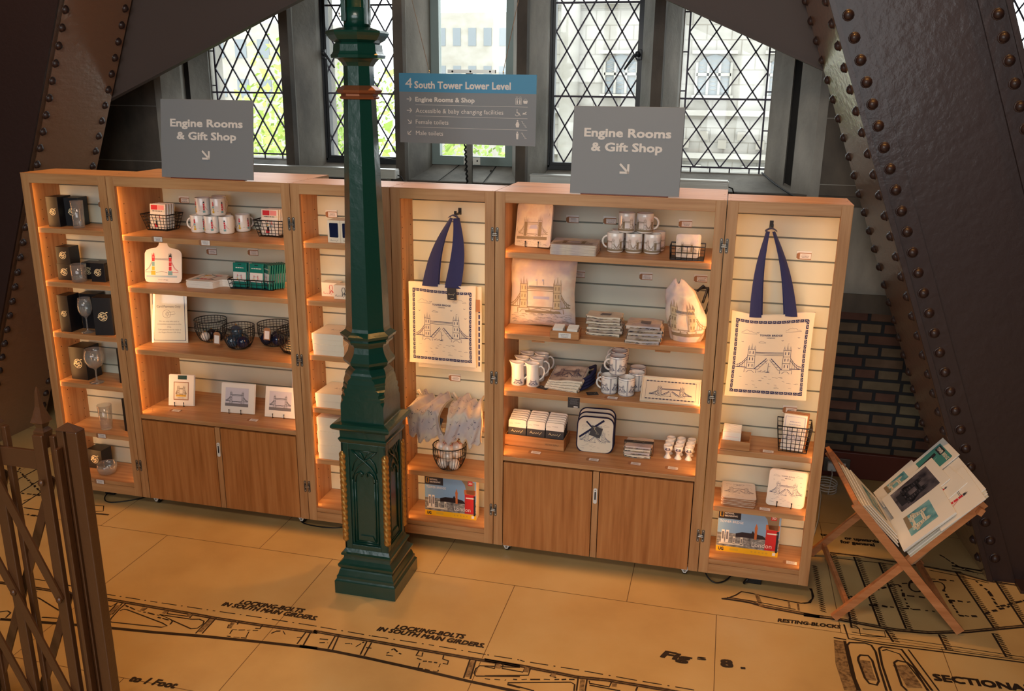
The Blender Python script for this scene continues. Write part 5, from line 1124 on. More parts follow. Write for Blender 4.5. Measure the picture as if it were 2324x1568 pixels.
for x, y, l in ((-1.045, .128, 'left'), (-.80, .212, 'right')): mb = MB().prism([(-.018, 0), (.018, 0), (.018, .058), (.01, .068), (-.01, .068), (-.018, .058)], 0, .001, m_kraft, 'y'); mb.rect(-.013, .006, .013, .05, m_tagw, fm); o = mb.obj('swing_tag', None, (x, y, .93 if l == 'left' else .95)); o.rotation_euler = (0, R(6), R(8)); tag(o, 'kraft swing tag tied to a round wire bowl, '+l, 'tag', 'swing tags on the wire bowls')
# ---- prints on easels
def print_card(lbl, x, y, z, w, h, rz, kind, lean=-14, easel=True, name='mounted_print', n=1):
    t = thing(name, lbl, 'print', (x, y, z), 0); t.rotation_euler = (R(lean), 0, R(rz)); mb = MB()
    for i in range(n): mb.box(-w/2+.002*i, w/2+.002*i, .003*i, .003*i+.0024, .003, h+.0015*i, m_white, .0005)
    if kind == 'tower':
        mb.rect(-w*.3, h*.2, w*.3, h*.78, m_kraft, fm); q = lambda a, b_: fm(a, b_)+Vector((0, -.0003, 0)); mb.rect(-w*.27, h*.23, w*.27, h*.76, m_ivory, q); q2 = lambda a, b_: fm(a, b_)+Vector((0, -.0006, 0))
        bridge(mb, -w*.22, h*.34, w*.44, h*.34, q2, m_sep, .0016, False, tw=.2); mb.rect(-w*.2, h*.31, w*.2, h*.37, m_yel, q2); lines(mb, -w*.17, h*.26, w*.34, 1, .003, m_grey, q2); mb.rect(-w*.14, h*.86, w*.22, h*.99, m_green, q)
    if kind == 'grey':
        mb.rect(-w*.37, h*.24, w*.33, h*.86, mat('print_pale_sky', (206, 202, 212), .5), fm); q = lambda a, b_: fm(a, b_)+Vector((0, -.0003, 0)); bridge(mb, -w*.36, h*.34, w*.68, h*.42, q, m_ink, .0013, False, tw=.09); mb.rect(-w*.37, h*.24, w*.33, h*.34, m_grey, q)
    mb.obj('mounted_card', t)
    if easel:
        mb = MB()
        for q in (-w*.22, w*.14): mb.tube([(q, .05, h*.6), (q, .03, .002), (q, -.01, .0), (q, -.012, .018)], .002, m_iron, 6); mb.ball((q, -.012, .02), .0035, m_iron, 8)
        mb.obj('easel', t)
    return t
print_card('framed card of the two towers with a green top label on a small easel', -1.328, .17, .5405, .142, .172, 9, 'tower', n=3)
print_card('grey bridge print on a small easel in the middle of the lower shelf', -.973, .15, .5405, .19, .162, 4, 'grey', n=3)
print_card('grey bridge print on a small easel at the right of the lower shelf', -.718, .152, .5405, .18, .165, 3, 'grey', n=2)
print_card('grey bridge print leaning against the back board behind the right easel', -.66, .34, .5405, .18, .2, 0, 'grey', lean=-8, easel=False)

# ---- cream boxes behind the post
def scribble(mb, x, y, w, m, mp, h=.012):
    P = [(x, y), (x+w*.12, y+h), (x+w*.2, y+h*.2), (x+w*.08, y+h*.3), (x+w*.3, y), (x+w*.38, y+h*.5), (x+w*.46, y), (x+w*.56, y+h*.5), (x+w*.6, y), (x+w*.75, y+h*.6), (x+w*.8, y-h*.4), (x+w, y+h*.9)]; mb.rib(P, h*.13, m, mp)
def winbox(mb, w, h, d):
    mb.prism(rrect(-w*.34, h*.24, w*.34, h*.88, .004), -.0008, 0, m_navyb, 'y'); scribble(mb, -w*.3, h*.08, w*.6, m_ink, fm, .008)
for x, l in ((-.315, 'left'), (-.248, 'partly behind the green post')): carton('cream box with a dark oval window, '+l, x, .06, z1, .066, .09, .108, 0, m_ivory, winbox, 'cream window boxes')
def face(col):
    def f(mb, w, h, d): mb.rib([(w*.0, h*.2), (w*.02, h*.5), (-w*.02, h*.62), (w*.02, h*.82), (w*.14, h*.84), (w*.18, h*.6), (w*.13, h*.45), (w*.3, h*.2)], .003, col, fm); mb.rib([(w*.04, h*.3), (w*.1, h*.45), (w*.16, h*.3)], .004, col, fm); scribble(mb, -w*.42, h*.18, w*.6, col, fm, .012)
    return f
m_rink = mat('red_ink', (196, 60, 50), .7)
carton('cream box with a red printed portrait sketch', -.385, .13, z2, .09, .06, .07, 0, m_ivory, face(m_rink)); carton('cream box with a black printed portrait sketch, half behind the green post', -.3, .09, z2, .09, .06, .07, 0, m_ivory, face(m_ink))
carton('cream box stacked at the back beside the green post', -.255, .155, z2, .08, .06, .068, 0, m_ivory, face(m_grey)); carton('upper cream box stacked at the back beside the green post', -.262, .16, z2+.0685, .08, .06, .068, 0, m_ivory, face(m_rink))
def lidbox(lbl, x, y, z, w, d, h, mark=True):
    t = thing('lidded_box', lbl, 'box', (x, y, z), 0, 'cream lidded boxes'); MB().box(-w/2+.002, w/2-.002, .002, d-.002, 0, h*.6, m_ivory).obj('base', t); mb = MB().box(-w/2, w/2, 0, d, h*.45, h, m_ivory, .001)
    if mark: scribble(mb, -w*.1, d*.45, w*.35, m_grey, lambda a, b_: Vector((a, b_, h+.0004)), .02)
    mb.obj('lid', t)
lidbox('upper of two large cream lidded boxes on the third shelf behind the post', -.365, .035, z3+.056, .168, .18, .055); lidbox('lower of two large cream lidded boxes on the third shelf behind the post', -.362, .035, z3, .168, .18, .0555)
lidbox('single cream lidded box with a grey drawing on its lid, fourth shelf', -.365, .04, z4, .17, .185, .075)
for k in range(3): lidbox('cream lidded box in the pile of three on the fifth shelf, '+['lowest', 'middle', 'uppermost'][k], -.363, .035, z5+.0765*k, .17, .19, .076, k == 2)

# ---- tote bags
def tote(lbl, x, y, z, w, h, wave, tilt, hk_z, hx, second=None, style=0, hs=.165, wd=.08, bu=.018):
    t = thing('tote_bag', lbl, 'tote bag', (x, y, z), R(tilt)); mb = MB(); th = .012
    S = lambda a, b_: -.006-.006*math.sin(b_*9+a*7+wave)*min(1, b_*6)-.012*math.exp(-((a-.02)/.12)**2)*min(1, max(0, (b_/h)))+(.004*math.sin(a*40+wave)*(b_/h)**3)
    top = lambda a: -.012*math.sin(a*13+wave)*(1 if style else .3)
    mpf = lambda a, b_, o=0: Vector((a*(1-.03*math.sin(b_*6)), S(a, b_)-o, b_+top(a)*(b_/h)**2))
    mb.grid(18, 22, lambda u, v: mpf((u-.5)*w, v*h), m_canvas); mb.grid(18, 22, lambda u, v: (lambda p: (p[0], p[1]+th, p[2]))(mpf((u-.5)*w*1.0, v*h)), m_canvas)
    for e in (-.5, .5): mb.grid(1, 22, lambda u, v, e=e: (lambda p: (p[0], p[1]+th*u, p[2]))(mpf(e*w, v*h)), m_canvas)
    mb.grid(18, 1, lambda u, v: (lambda p: (p[0], p[1]+th*v, p[2]))(mpf((u-.5)*w, 0)), m_canvas)
    q = lambda a, b_: mpf(a, b_, .0012); ink = m_inkb; x0, x1, y0, y1 = -w/2+.02, w/2-.02, .022, h-.03
    n = 16
    for i in range(n):   # patterned border
        a = x0+(x1-x0)*i/n; b_ = a+(x1-x0)/n*.86
        for yy in (y0, y1-.013): mb.rect(a, yy, b_, yy+.013, ink, q, 2, 1); mb.rib([(a+.003, yy+.004), (a+.008, yy+.009), (a+.013, yy+.004)], .0015, m_canvas, lambda c_, d: mpf(c_, d, .0018))
        a = y0+(y1-y0)*i/n; b_ = a+(y1-y0)/n*.86
        for xx in (x0, x1-.011): mb.rect(xx, a, xx+.011, b_, ink, q, 1, 2); mb.rib([(xx+.003, a+.004), (xx+.008, a+.01), (xx+.003, a+.016)], .0015, m_canvas, lambda c_, d: mpf(c_, d, .0018))
    W_ = x1-x0-.026; bridge(mb, x0+.013, h*.3, W_, h*.35, q, ink, .0016, True, tw=.12, seg=.02, towers=(.23, .77))
    text(mb, 'TOWER BRIDGE', .0, h*.74, .0085, ink, q, width=W_*.34, al='c', bold=.02); text(mb, 'LONDON', .0, h*.715, .005, ink, q, width=W_*.12, al='c', bold=.02)
    cloud(mb, -W_*.33, h*.76, .035, ink, q, .0009); cloud(mb, W_*.33, h*.79, .035, ink, q, .0009); cloud(mb, -W_*.12, h*.66, .016, ink, q, .0009)
    for a, b_, s_ in ((-.42, .66, .005), (-.2, .78, .006), (.18, .69, .005), (.42, .72, .005), (.44, .6, .006), (-.03, .42, .004), (.02, .38, .004), (.28, .65, .003)): bird(mb, a*W_, b_*h, s_, ink, q)
    rn = random.Random(3)
    for _ in range(26): a = rn.uniform(-.44, .44)*W_; b_ = h*rn.uniform(.12, .27); mb.rib([(a, b_), (a+.012, b_-.001)], .0009, ink, q)
    mb.obj('bag_body', t)
    # handles looped over the hook
    for k, (yo, spread, m2) in enumerate(((.0, 1, m_navy), (.01, .92, m_navy))):
        for s_ in (-1, 1):
            mb = MB(); b0 = Vector((s_*w*hs*spread, S(s_*w*hs, h)-.002+yo, h-.012+top(s_*w*hs))); b2 = Vector((hx+s_*.012, .02+yo*.3, hk_z-z)); 
            def hp(u, v, b0=b0, b2=b2, s_=s_):
                p = b0.lerp(b2, v); p.x += s_*bu*math.sin(v*PI)*spread; p.z += .012*math.sin(v*PI); bw = wd*(1-.4*v); tw = v*1.1*s_
                return p+Vector(((u-.5)*bw*math.cos(tw), (u-.5)*bw*math.sin(tw)*.6-.004*math.sin(u*PI), 0))
            mb.grid(4, 14, hp, m2); mb.grid(4, 14, lambda u, v: hp(u, v)+Vector((0, .0025, 0)), m2)
            for e in (0, 1): mb.grid(1, 14, lambda u, v, e=e: hp(e, v)+Vector((0, .0025*u, 0)), m2)
            mb.obj('handle', t)
        mb = MB(); mb.grid(8, 4, lambda u, v, yo=yo: Vector((hx+(u-.5)*.05, .018+yo*.3-(v-.5)*.03, hk_z-z+.012*math.sin(u*PI)+.006-abs(v-.5)*.012)), m_navy); mb.obj('handle_fold', t)
    return t
def hook(lbl, x, z):
    mb = MB().box(-.008, .008, .0, .006, -.02, .012, m_blk, .001); mb.box(-.006, .006, -.07, .002, -.016, -.008, m_blk, .001); mb.box(-.006, .006, -.073, -.067, -.016, .006, m_blk, .001); tag(mb.obj('slatwall_hook', None, (x, .233, z)), lbl, 'hook')
hook('black hook above the left tote bag', .262, 1.675); hook('black hook above the far right tote bag', 1.70, 1.68)
tote('cream tote bag with a navy bridge drawing hanging in the cabinet right of the post', .205, .125, .93, .345, .405, .6, -1, 1.65, .055)
mb = MB().prism([(-.022, -.054), (.024, -.058), (.026, 0), (-.02, .002)], 0, .001, m_dkcard, 'y'); scribble(mb, -.015, -.032, .03, m_cream, fm, .009); mb.rect(-.006, -.05, .01, -.048, m_cream, fm); o = mb.obj('swing_tag', None, (.262, .085, 1.325)); o.rotation_euler = (0, R(-4), 0); tag(o, 'dark square swing tag on the left tote bag', 'tag')
t = thing('tote_bag', 'second cream tote bag hanging directly behind the left one, only its right edge showing', 'tote bag', (.225, .158, .895)); mb = MB(); mb.box(-.16, .168, 0, .008, 0, .43, m_canvas, .003)
for k in range(10): mb.rect(.152, .3-k*.03, .16, .322-k*.03, m_inkb, lambda a, b_: Vector((a, -.001, b_)))
mb.obj('bag_body', t)
o = MB().prism([(-.01, -.03), (.01, -.03), (.01, .03), (-.01, .03)], 0, .001, m_kraft, 'y').obj('swing_tag', None, (.385, .12, 1.24)); tag(o, 'small brown swing tag at the right edge of the left tote bags', 'tag')
tote('cream tote bag with a navy bridge drawing hanging in the far right cabinet', 1.738, .14, .9, .36, .4, 2.4, 4, 1.655, -.04, style=1, hs=.21, wd=.052, bu=.012)

# ---- cloth bundles, bauble basket, jigsaws
def bundle(lbl, x, sk, w=.148, sl=0.0, seed=0):
    t = thing('cloth_bundle', lbl, 'tea towels', (x, .03, .66)); rn = random.Random(seed); mb = MB(); L1, L2 = .17, .15
    def S(u, v, off=0):
        s_ = v*(L1+L2); a = (u-.5)*w*(1+.25*v); sag = .012*math.sin(u*9+seed)+.008*math.sin(u*23+v*9+seed)
        if s_ < L1: y = .165-s_*.98; z = .085-(s_/L1)**2*.03
        else: y = -.005-.006*math.sin((s_-L1)*20)+.0; z = .055-(s_-L1)
        x_ = a+sk*v*.06+.01*math.sin(v*7+seed); k = max(0, v-.78)/.22; zig = .03*abs(((u*5) % 1)-.5)*2*k
        return Vector((x_, y-off+sag*.6-(.02 if s_ >= L1 else .02*s_/L1), z+sag+zig*.9+off*.5))
    mb.grid(34, 26, lambda u, v: S(u, v), m_wcf); mb.grid(34, 26, lambda u, v: S(u, v, -.02), m_canvas)
    for e in (0, 1): mb.grid(3, 26, lambda u, v, e=e: S(e, v, -.02*u)+Vector((.004*math.sin(u*9), 0, .002)), m_canvas)
    q = lambda a, b_: S(a, b_, .0015)
    for _ in range(46):
        u, v = rn.uniform(.06, .94), rn.uniform(.04, .96); an = rn.uniform(0, PI); k = rn.uniform(.02, .06); mb.rib([(u, v), (u+k*math.cos(an), v+k*math.sin(an)*.7), (u+k*1.5*math.cos(an+.5), v+k*math.sin(an+.6))], .009, m_grey if _ % 3 else m_inkb, q)
    mb.obj('cloth', t); mb = MB(); mb.tube([(-w*.42, .12, .08), (-w*.5, .1, .12), (-w*.42, .08, .135), (-w*.34, .1, .1)], .006, m_canvas, 8); mb.tube([(-w*.45, .1, .07), (-w*.56, .07, .05), (-w*.55, .05, .0), (-w*.5, .03, -.02)], .004, m_canvas, 8); mb.obj('loop', t)
    mb = MB().prism([(-.02, -.02), (.02, -.02), (.02, .02), (-.02, .02)], 0, .001, m_dkcard, 'y'); mb.M = Matrix(); o = mb.obj('swing_tag', t); o.location = (w*.45, -.005, .01); o.rotation_euler = (0, R(20), 0)
bundle('bundle of pale printed cloths with ragged ends draped over the shelf, left', .145, 0, seed=1); bundle('bundle of pale printed cloths with ragged ends draped over the shelf, right', .325, .4, seed=4)
obasket('round black wire basket of white baubles below the cloth bundles', .243, .1, .3905, .078, .084, .125, 34, 1)
k = 0
for dx, dy, dz in ((-.03, -.02, 0), (.03, -.02, 0), (0, .03, 0), (-.035, .01, .058), (.032, .012, .06), (-.0, -.03, .058), (-.038, -.012, .112), (.04, .0, .112), (.0, -.028, .108), (-.012, .02, .145)):
    bauble('white bauble in the round wire basket below the cloths, '+['bottom left', 'bottom right', 'bottom back', 'middle left', 'middle right', 'middle front', 'upper left', 'upper right', 'upper front', 'highest'][k], .243+dx, .1+dy, .393+dz*.78, .0295, m_bauble, 'white baubles', m_red if k > 5 else None); k += 1
def puzzle(mb, w, h, d):
    q = lambda a, b_: fm(a-w/2, b_); mb.rect(0, .0, w, h, m_photo, q); q1 = lambda a, b_: fm(a-w/2, b_)+Vector((0, -.0003, 0)); q2 = lambda a, b_: fm(a-w/2, b_)+Vector((0, -.0006, 0)); q3 = lambda a, b_: fm(a-w/2, b_)+Vector((0, -.0009, 0))
    mb.rect(0, h*.45, w, h, m_skyp, q1); mb.rect(0, 0, w, h*.13, m_pyel, q2); mb.rect(0, h*.78, w*.36, h, m_ink, q2)
    mb.rib([(w*.03, h*.83), (w*.08, h*.83), (w*.08, h*.94), (w*.03, h*.94)], w*.008, m_pyel, q3, closed=True); text(mb, 'NATIONAL', w*.1, h*.895, h*.036, m_white, q3, width=w*.15, bold=.02); text(mb, 'GEOGRAPHIC', w*.1, h*.835, h*.036, m_white, q3, width=w*.21, bold=.02)
    text(mb, 'TOWER BRIDGE', w*.03, h*.69, h*.055, m_white, q2, width=w*.38, bold=.01); text(mb, 'London', w*.57, h*.19, h*.1, m_white, q3, width=w*.32); text(mb, 'UG', w*.04, h*.03, h*.07, m_ink, q3, width=w*.08, bold=.05)
    # skyline, clock tower, phone box, model
    mb.poly([(w*.3, h*.38), (w*.3, h*.46), (w*.4, h*.5), (w*.55, h*.5), (w*.57, h*.56), (w*.6, h*.5), (w*.74, h*.46), (w*.8, h*.38)], m_dkt, q2)
    mb.poly([(w*.6, h*.36), (w*.6, h*.58), (w*.595, h*.63), (w*.62, h*.74), (w*.645, h*.63), (w*.64, h*.58), (w*.64, h*.36)], m_orng, q3)
    mb.rect(w*.78, h*.14, w*.975, h*.62, m_pred, q2); mb.rect(w*.77, h*.62, w*.99, h*.74, m_orng, q2); mb.rect(w*.8, h*.52, w*.97, h*.55, m_white, q3); mb.rect(w*.95, h*.1, w*.985, h*.6, m_ink, q3)
    mb.poly([(w*.7, h*.99), (w*.97, h*.93), (w*.97, h*.62), (w*.82, h*.64), (w*.78, h*.86)], m_sep, q2); mb.rect(w*.84, h*.85, w*.93, h*.96, m_pred, q3); text(mb, '3D', w*.855, h*.88, h*.05, m_white, lambda a, b_: q3(a, b_)+Vector((0, -.0003, 0)), bold=.03)
    for x in (.1, .17): mb.rect(w*(x-.03), h*.2, w*(x+.02), h*.52, m_white, q2); mb.rect(w*(x-.02), h*.3, w*(x+.01), h*.48, m_grey, q3)
    for x in (.26, .38): mb.rect(w*x, h*.2, w*(x+.04), h*.38, m_ivory, q2); mb.rect(w*(x+.01), h*.24, w*(x+.03), h*.34, m_grey, q3)
    mb.rect(w*.04, h*.18, w*.44, h*.22, m_ivory, q2); mb.rect(w*.22, h*.045, w*.36, h*.1, m_yel, q3)
    for i in range(5): mb.rib([(w*(.58+i*.06)+w*.012*math.cos(a), h*.065+w*.01*math.sin(a)) for a in (0, 1, 2, 3, 4, 5)], .001, m_sep, q3, closed=True)
    mb.rect(w*.91, h*.03, w*.96, h*.1, m_white, q3)
carton('boxed 3D bridge jigsaw on the bottom shelf right of the green post', .25, .085, z6, .272, .06, .222, 1, m_ivory, puzzle, 'jigsaw boxes', 'jigsaw_box')
carton('boxed 3D bridge jigsaw on the bottom shelf of the far right cabinet', 1.722, .1, z6, .285, .055, .222, 1, m_ivory, puzzle, 'jigsaw boxes', 'jigsaw_box')

# ---- placemats and coasters
def wc_scene(mb, W_, H_, mp, mp2):
    bridge(mb, W_*.08, H_*.22, W_*.84, H_*.5, mp2, m_sep, W_*.007, False, tw=.14, towers=(.24, .72))
    for x in (.24, .72): mb.rect(W_*(.08+.84*(x-.05)), H_*.25, W_*(.08+.84*(x+.05)), H_*.58, m_sep, mp)
    mb.rect(W_*.05, H_*.17, W_*.9, H_*.24, m_sep, mp); mb.poly([(W_*.38, H_*.42), (W_*.62, H_*.42), (W_*.58, H_*.52), (W_*.42, H_*.5)], m_lilac, mp)
    rn = random.Random(9)
    for _ in range(26): a, b_ = rn.uniform(.05, .9)*W_, rn.uniform(.04, .2)*H_; mb.rib([(a, b_), (a+W_*.06, b_+H_*.012), (a+W_*.1, b_-H_*.01)], W_*.004, m_grey if _ % 2 else m_sep, mp2)
    for _ in range(12): a, b_ = W_*rn.choice((.03, .92, .9)), rn.uniform(.3, .9)*H_; mb.rib([(a, b_), (a+W_*.03, b_+H_*.03), (a+W_*.02, b_+H_*.06)], W_*.004, m_sep, mp2)
def wc_mat(mb, w, h, th, m=None, flatdown=False, r=.012):
    P = rrect(-w/2, 0, w/2, h, r); mb.prism(P, 0, th, m or m_wc, 'y'); wc_scene(mb, w, h, lambda a, b_: Vector((a-w/2, -.0005, b_)), lambda a, b_: Vector((a-w/2, -.001, b_)))
def easel(t, q1, q2, h=.1):
    mb = MB()
    for q in (q1, q2): mb.tube([(q, .055, h), (q, .03, -.001), (q, -.012, -.001), (q, -.013, .02)], .0022, m_iron, 6); mb.ball((q, -.013, .022), .004, m_iron, 8)
    mb.obj('easel', t)
t = thing('placemat', 'square watercolour bridge placemat propped on an easel, top shelf of the right wide cabinet', 'placemat', (.63, .18, 1.528)); t.rotation_euler = (R(-12), R(-4), R(-24)); mb = MB(); wc_mat(mb, .205, .2, .006); mb.obj('mat', t); mb = MB().prism(rrect(-.105, .002, .1, .203, .012), .0065, .012, m_wc, 'y'); mb.obj('second_mat', t); easel(t, -.03, .045)
for i in range(9):
    mb = MB(); wc_mat(mb, .21, .19, .0045); mb.v = [(p[0], p[2]-.095, -p[1]) for p in mb.v]
    o = mb.obj('placemat', None, (.847+random.uniform(-.002, .002), .13, 1.5252+.0052*(i+1)-.0006), R(2+random.uniform(-1.2, 1.2))); tag(o, 'watercolour placemat lying in the flat pile, %s' % ORD[8-i], 'placemat', 'pile of watercolour placemats')
rbasket('low black wire basket of watercolour coasters on the top shelf', 1.35, .105, 1.5252, .145, .09, .15, .1, .062, 6, 2, 0, tray=True)
for i in range(4): mb = MB(); wc_mat(mb, .1, .1, .004, r=.01); o = mb.obj('coaster', None, (1.348+i*.002, .085+i*.0065, 1.5335)); o.rotation_euler = (R(-8), 0, 0); tag(o, 'watercolour coaster in the low wire basket, '+['frontmost', 'second', 'third', 'rearmost'][i], 'coaster', 'watercolour coasters')
def ink_scene(mb, w, h, mp, txt=True):
    bridge(mb, w*.06, h*.3, w*.88, h*.4, mp, m_inkb, w*.006, True, tw=.12)
    if txt: text(mb, 'TOWER BRIDGE', w/2, h*.82, h*.035, m_inkb, mp, width=w*.36, al='c'); lines(mb, w*.42, h*.77, w*.16, 1, h*.02, m_grey, mp)
    cloud(mb, w*.2, h*.82, w*.09, m_grey, mp, w*.004); cloud(mb, w*.8, h*.84, w*.09, m_grey, mp, w*.004); cloud(mb, w*.38, h*.72, w*.05, m_grey, mp, w*.004)
    for a, b_ in ((.14, .72), (.62, .76), (.86, .7), (.5, .6), (.88, .6)): bird(mb, a*w, b_*h, w*.018, m_inkb, mp)
    rn = random.Random(8)
    for _ in range(16): a, b_ = rn.uniform(.08, .85)*w, rn.uniform(.06, .25)*h; mb.rib([(a, b_), (a+w*.06, b_)], w*.004, m_grey, mp)
t = thing('placemat', 'square white bridge place mat propped on a black easel in the far right cabinet', 'placemat', (1.868, .09, .393)); t.rotation_euler = (R(-10), R(3), R(2)); mb = MB().prism(rrect(-.083, 0, .083, .172, .014), 0, .005, m_white, 'y'); ink_scene(mb, .166, .172, lambda a, b_: Vector((a-.083, -.0006, b_))); mb.obj('mat', t); MB().prism(rrect(-.08, .002, .088, .175, .014), .0055, .011, m_ivory, 'y').obj('second_mat', t); easel(t, -.035, .03)
for i in range(7):
    mb = MB().prism(rrect(-.076, -.09, .076, .09, .012), -.005, 0, m_kraft if i < 7 else m_white, 'z'); mb.prism(rrect(-.076, -.09, .076, .09, .012), 0, .0012, m_white, 'z')
    if i == 6: ink_scene(mb, .152, .18, lambda a, b_: Vector((a-.076, b_-.09, .0018)))
    o = mb.obj('placemat', None, (1.662+random.uniform(-.002, .002), .125, .3902+.0064*i+.005), R(random.uniform(-2, 2))); tag(o, 'white place mat lying in the pile beside the propped one, %s' % ORD[6-i], 'placemat', 'pile of white place mats')
# ---- cushion
t = thing('cushion', 'square watercolour bridge cushion leaning in the second shelf of the right wide cabinet', 'cushion', (.685, .19, 1.1435)); t.rotation_euler = (R(-9), R(-3), R(-9)); mb = MB(); w = .335
def cu(u, v, s_):
    a, b_ = (u-.5)*2, (v-.5)*2; k = max(0, (1-a**4)*(1-b_**4))**.5; th = .055*k; pin = 1-.05*(1-abs(a))*abs(b_)**3-.05*0; pin2 = 1-.05*(1-abs(b_))*abs(a)**3
    wr = .004*math.sin(a*16)*max(0, b_)**2*k+.003*math.sin(b_*19+a*5)*abs(a)*k
    return Vector((a*w/2*pin2*(1+.02*abs(b_)), s_*(th+wr), w/2*1.0+b_*w/2*pin))
mb.grid(30, 30, lambda u, v: cu(u, v, -1), m_wcf); mb.grid(30, 30, lambda u, v: cu(1-u, v, 1), m_wcf)
cm = lambda o: (lambda a, b_: cu(min(.999, max(.001, a/w)), min(.999, max(.001, b_/w)), -1)+Vector((0, -o, 0)))
W_ = w; bridge(mb, W_*.04, W_*.2, W_*.92, W_*.52, cm(.0028), m_sep, .0028, False, tw=.13, seg=.012, towers=(.25, .8))
for x in (.25, .8): mb.rect(W_*(.04+.92*(x-.05)), W_*.26, W_*(.04+.92*(x+.045)), W_*.6, mat('stone_wash', (190, 172, 140), .9), cm(.0016), 3, 8)
mb.rect(W_*.35, W_*.555, W_*.72, W_*.585, m_grey, cm(.0018), 10, 1); mb.rect(W_*.3, W_*.2, W_*.82, W_*.235, m_sep, cm(.0016), 12, 1); mb.rect(W_*.42, W_*.4, W_*.66, W_*.44, m_lilac, cm(.0012), 8, 2)
rn = random.Random(2)
for _ in range(60): a, b_ = rn.uniform(.05, .92)*W_, rn.uniform(.05, .19)*W_; mb.rib([(a, b_), (a+.016, b_+.003), (a+.028, b_-.002)], .0013, m_grey if _ % 3 else m_sep, cm(.002), seg=.01)
for q in (.47, .57): mb.rib([(W_*q, W_*.6), (W_*q, W_*.68)], .0012, m_ink, cm(.002), seg=.01); mb.rect(W_*(q-.025), W_*.655, W_*q, W_*.68, m_lilac, cm(.002))
mb.obj('cover', t)
# ---- magnet box, tea towels, soft bag
t = thing('magnet_box', 'small brown box of magnets with a white front label in front of the cushion', 'box', (.829, .045, 1.1435), R(2)); mb = MB()
for a in ((-.066, .066, -.058, -.054), (-.066, .066, .03, .034), (-.066, -.062, -.054, .03), (.062, .066, -.054, .03)): mb.box(*a, 0, .04, crate)
mb.box(-.066, .066, -.058, .034, 0, .004, crate); mb.rect(-.026, .008, .03, .032, m_plast, lambda a, b_: Vector((a, -.0586, b_))); lines(mb, -.02, .024, .044, 3, .002, m_grey, lambda a, b_: Vector((a, -.0592, b_)), .006); mb.obj('tray', t)
for c_ in (-.032, .034):
    for i in range(7): MB().box(c_-.024, c_+.024, -.05+i*.011, -.044+i*.011, .004, .05+i*.0005, m_white, .0015).obj('magnet', t)
def towelpile(x, y, z, n, w, d, cols, lblf, grp, m_edge=None, label_card=False, th=.011, rz=0):
    for i in range(n):
        mb = MB(); rn = random.Random(i*3+int(abs(x)*100)); ph = rn.uniform(0, 6); a_ = rn.uniform(-.006, .006)
        def S(u, v, k, ph=ph): ex = .003*math.sin(v*11+ph); return Vector(((u-.5)*w*(1+.0)+ex+a_, (v-.5)*d+.002*math.sin(u*9+ph), k+.0018*math.sin(u*7+ph)*math.sin(v*5+ph)))
        prof = [(0, 0), (1, 0)]; m = cols[i % len(cols)]
        mb.grid(10, 8, lambda u, v: S(u, v, th*.96), m); mb.grid(10, 8, lambda u, v: S(u, v, 0), m)
        for e in (0, 1):
            mb.grid(10, 4, lambda u, v, e=e: S(u, e, th*.96*v)+Vector((0, (1 if e else -1)*.0045*math.sin(v*PI), 0)), m); mb.grid(4, 8, lambda u, v, e=e: S(e, v, th*.96*u)+Vector(((1 if e else -1)*.0045*math.sin(u*PI), 0, 0)), m)
        for _ in range(14):
            u, v = rn.uniform(.05, .9), rn.uniform(.05, .9)
            if i == n-1: mb.rib([(u, v), (u+.06, v+.05), (u+.1, v+.02)], .012, m_sep if _ % 2 else m_grey, lambda a, b_: S(a, b_, th*.96+.0012))
            xx = rn.uniform(.03, .9); q = lambda a, b_: S(a, 0, b_*th)+Vector((0, -.0052, 0)); mb.rib([(xx, .3), (xx+.05, .55), (xx+.1, .4)], .12, m_sep if _ % 3 else m_ink, q)
        if label_card and i == n-1: mb.rect(.4, .3, .7, .6, m_grey, lambda a, b_: S(a, b_, th+.002)); mb.box(-.0, .0, 0, 0, 0, 0, m_grey)
        o = mb.obj('tea_towel', None, (x+rn.uniform(-.002, .002), y, z+i*th*1.0), R(rz+rn.uniform(-3, 3))); tag(o, lblf % ORD[n-1-i], 'tea towel', grp)
m_fawn = mat('fawn_print_cloth', (186, 168, 150), .9, tex=((14, 14, 14), 4, [(.3, (120, 104, 96)), (.5, (186, 170, 156)), (.7, (214, 202, 190))]), bump=(200, .2))
towelpile(.995, .155, 1.1435, 7, .155, .11, [m_canvas, m_fawn], 'folded dark-sketched tea towel in the left pile, %s', 'left pile of tea towels', th=.013, label_card=True)
towelpile(1.185, .085, 1.1435, 5, .15, .15, [m_wcf, m_fawn], 'folded watercolour tea towel in the right pile, %s', 'right pile of tea towels', th=.017, label_card=True, rz=2)
towelpile(1.177, .21, .5305, 4, .122, .115, [m_canvas, m_wcf], 'folded bridge tea towel in the banded pile on the lower shelf, %s', 'banded tea towels', th=.015, rz=2)
t = thing('paper_band', 'charcoal paper band round the folded tea towels on the lower shelf', 'band', (1.177, .2, .5305), R(2)); mb = MB(); mb.box(-.0705, .0705, -.01, .016, .0645, .0655, m_dkcard); mb.box(-.071, -.0702, -.01, .016, .0, .0655, m_dkcard); mb.box(.0702, .071, -.01, .016, .0, .0655, m_dkcard); scribble(mb, -.03, -.0, .06, m_cream, lambda a, b_: Vector((a, b_, .066)), .01); mb.obj('band', t)
t = thing('soft_bag', 'stuffed watercolour shopping bag slumped at the right of the second shelf', 'bag', (1.365, .13, 1.1435), R(-6)); mb = MB()
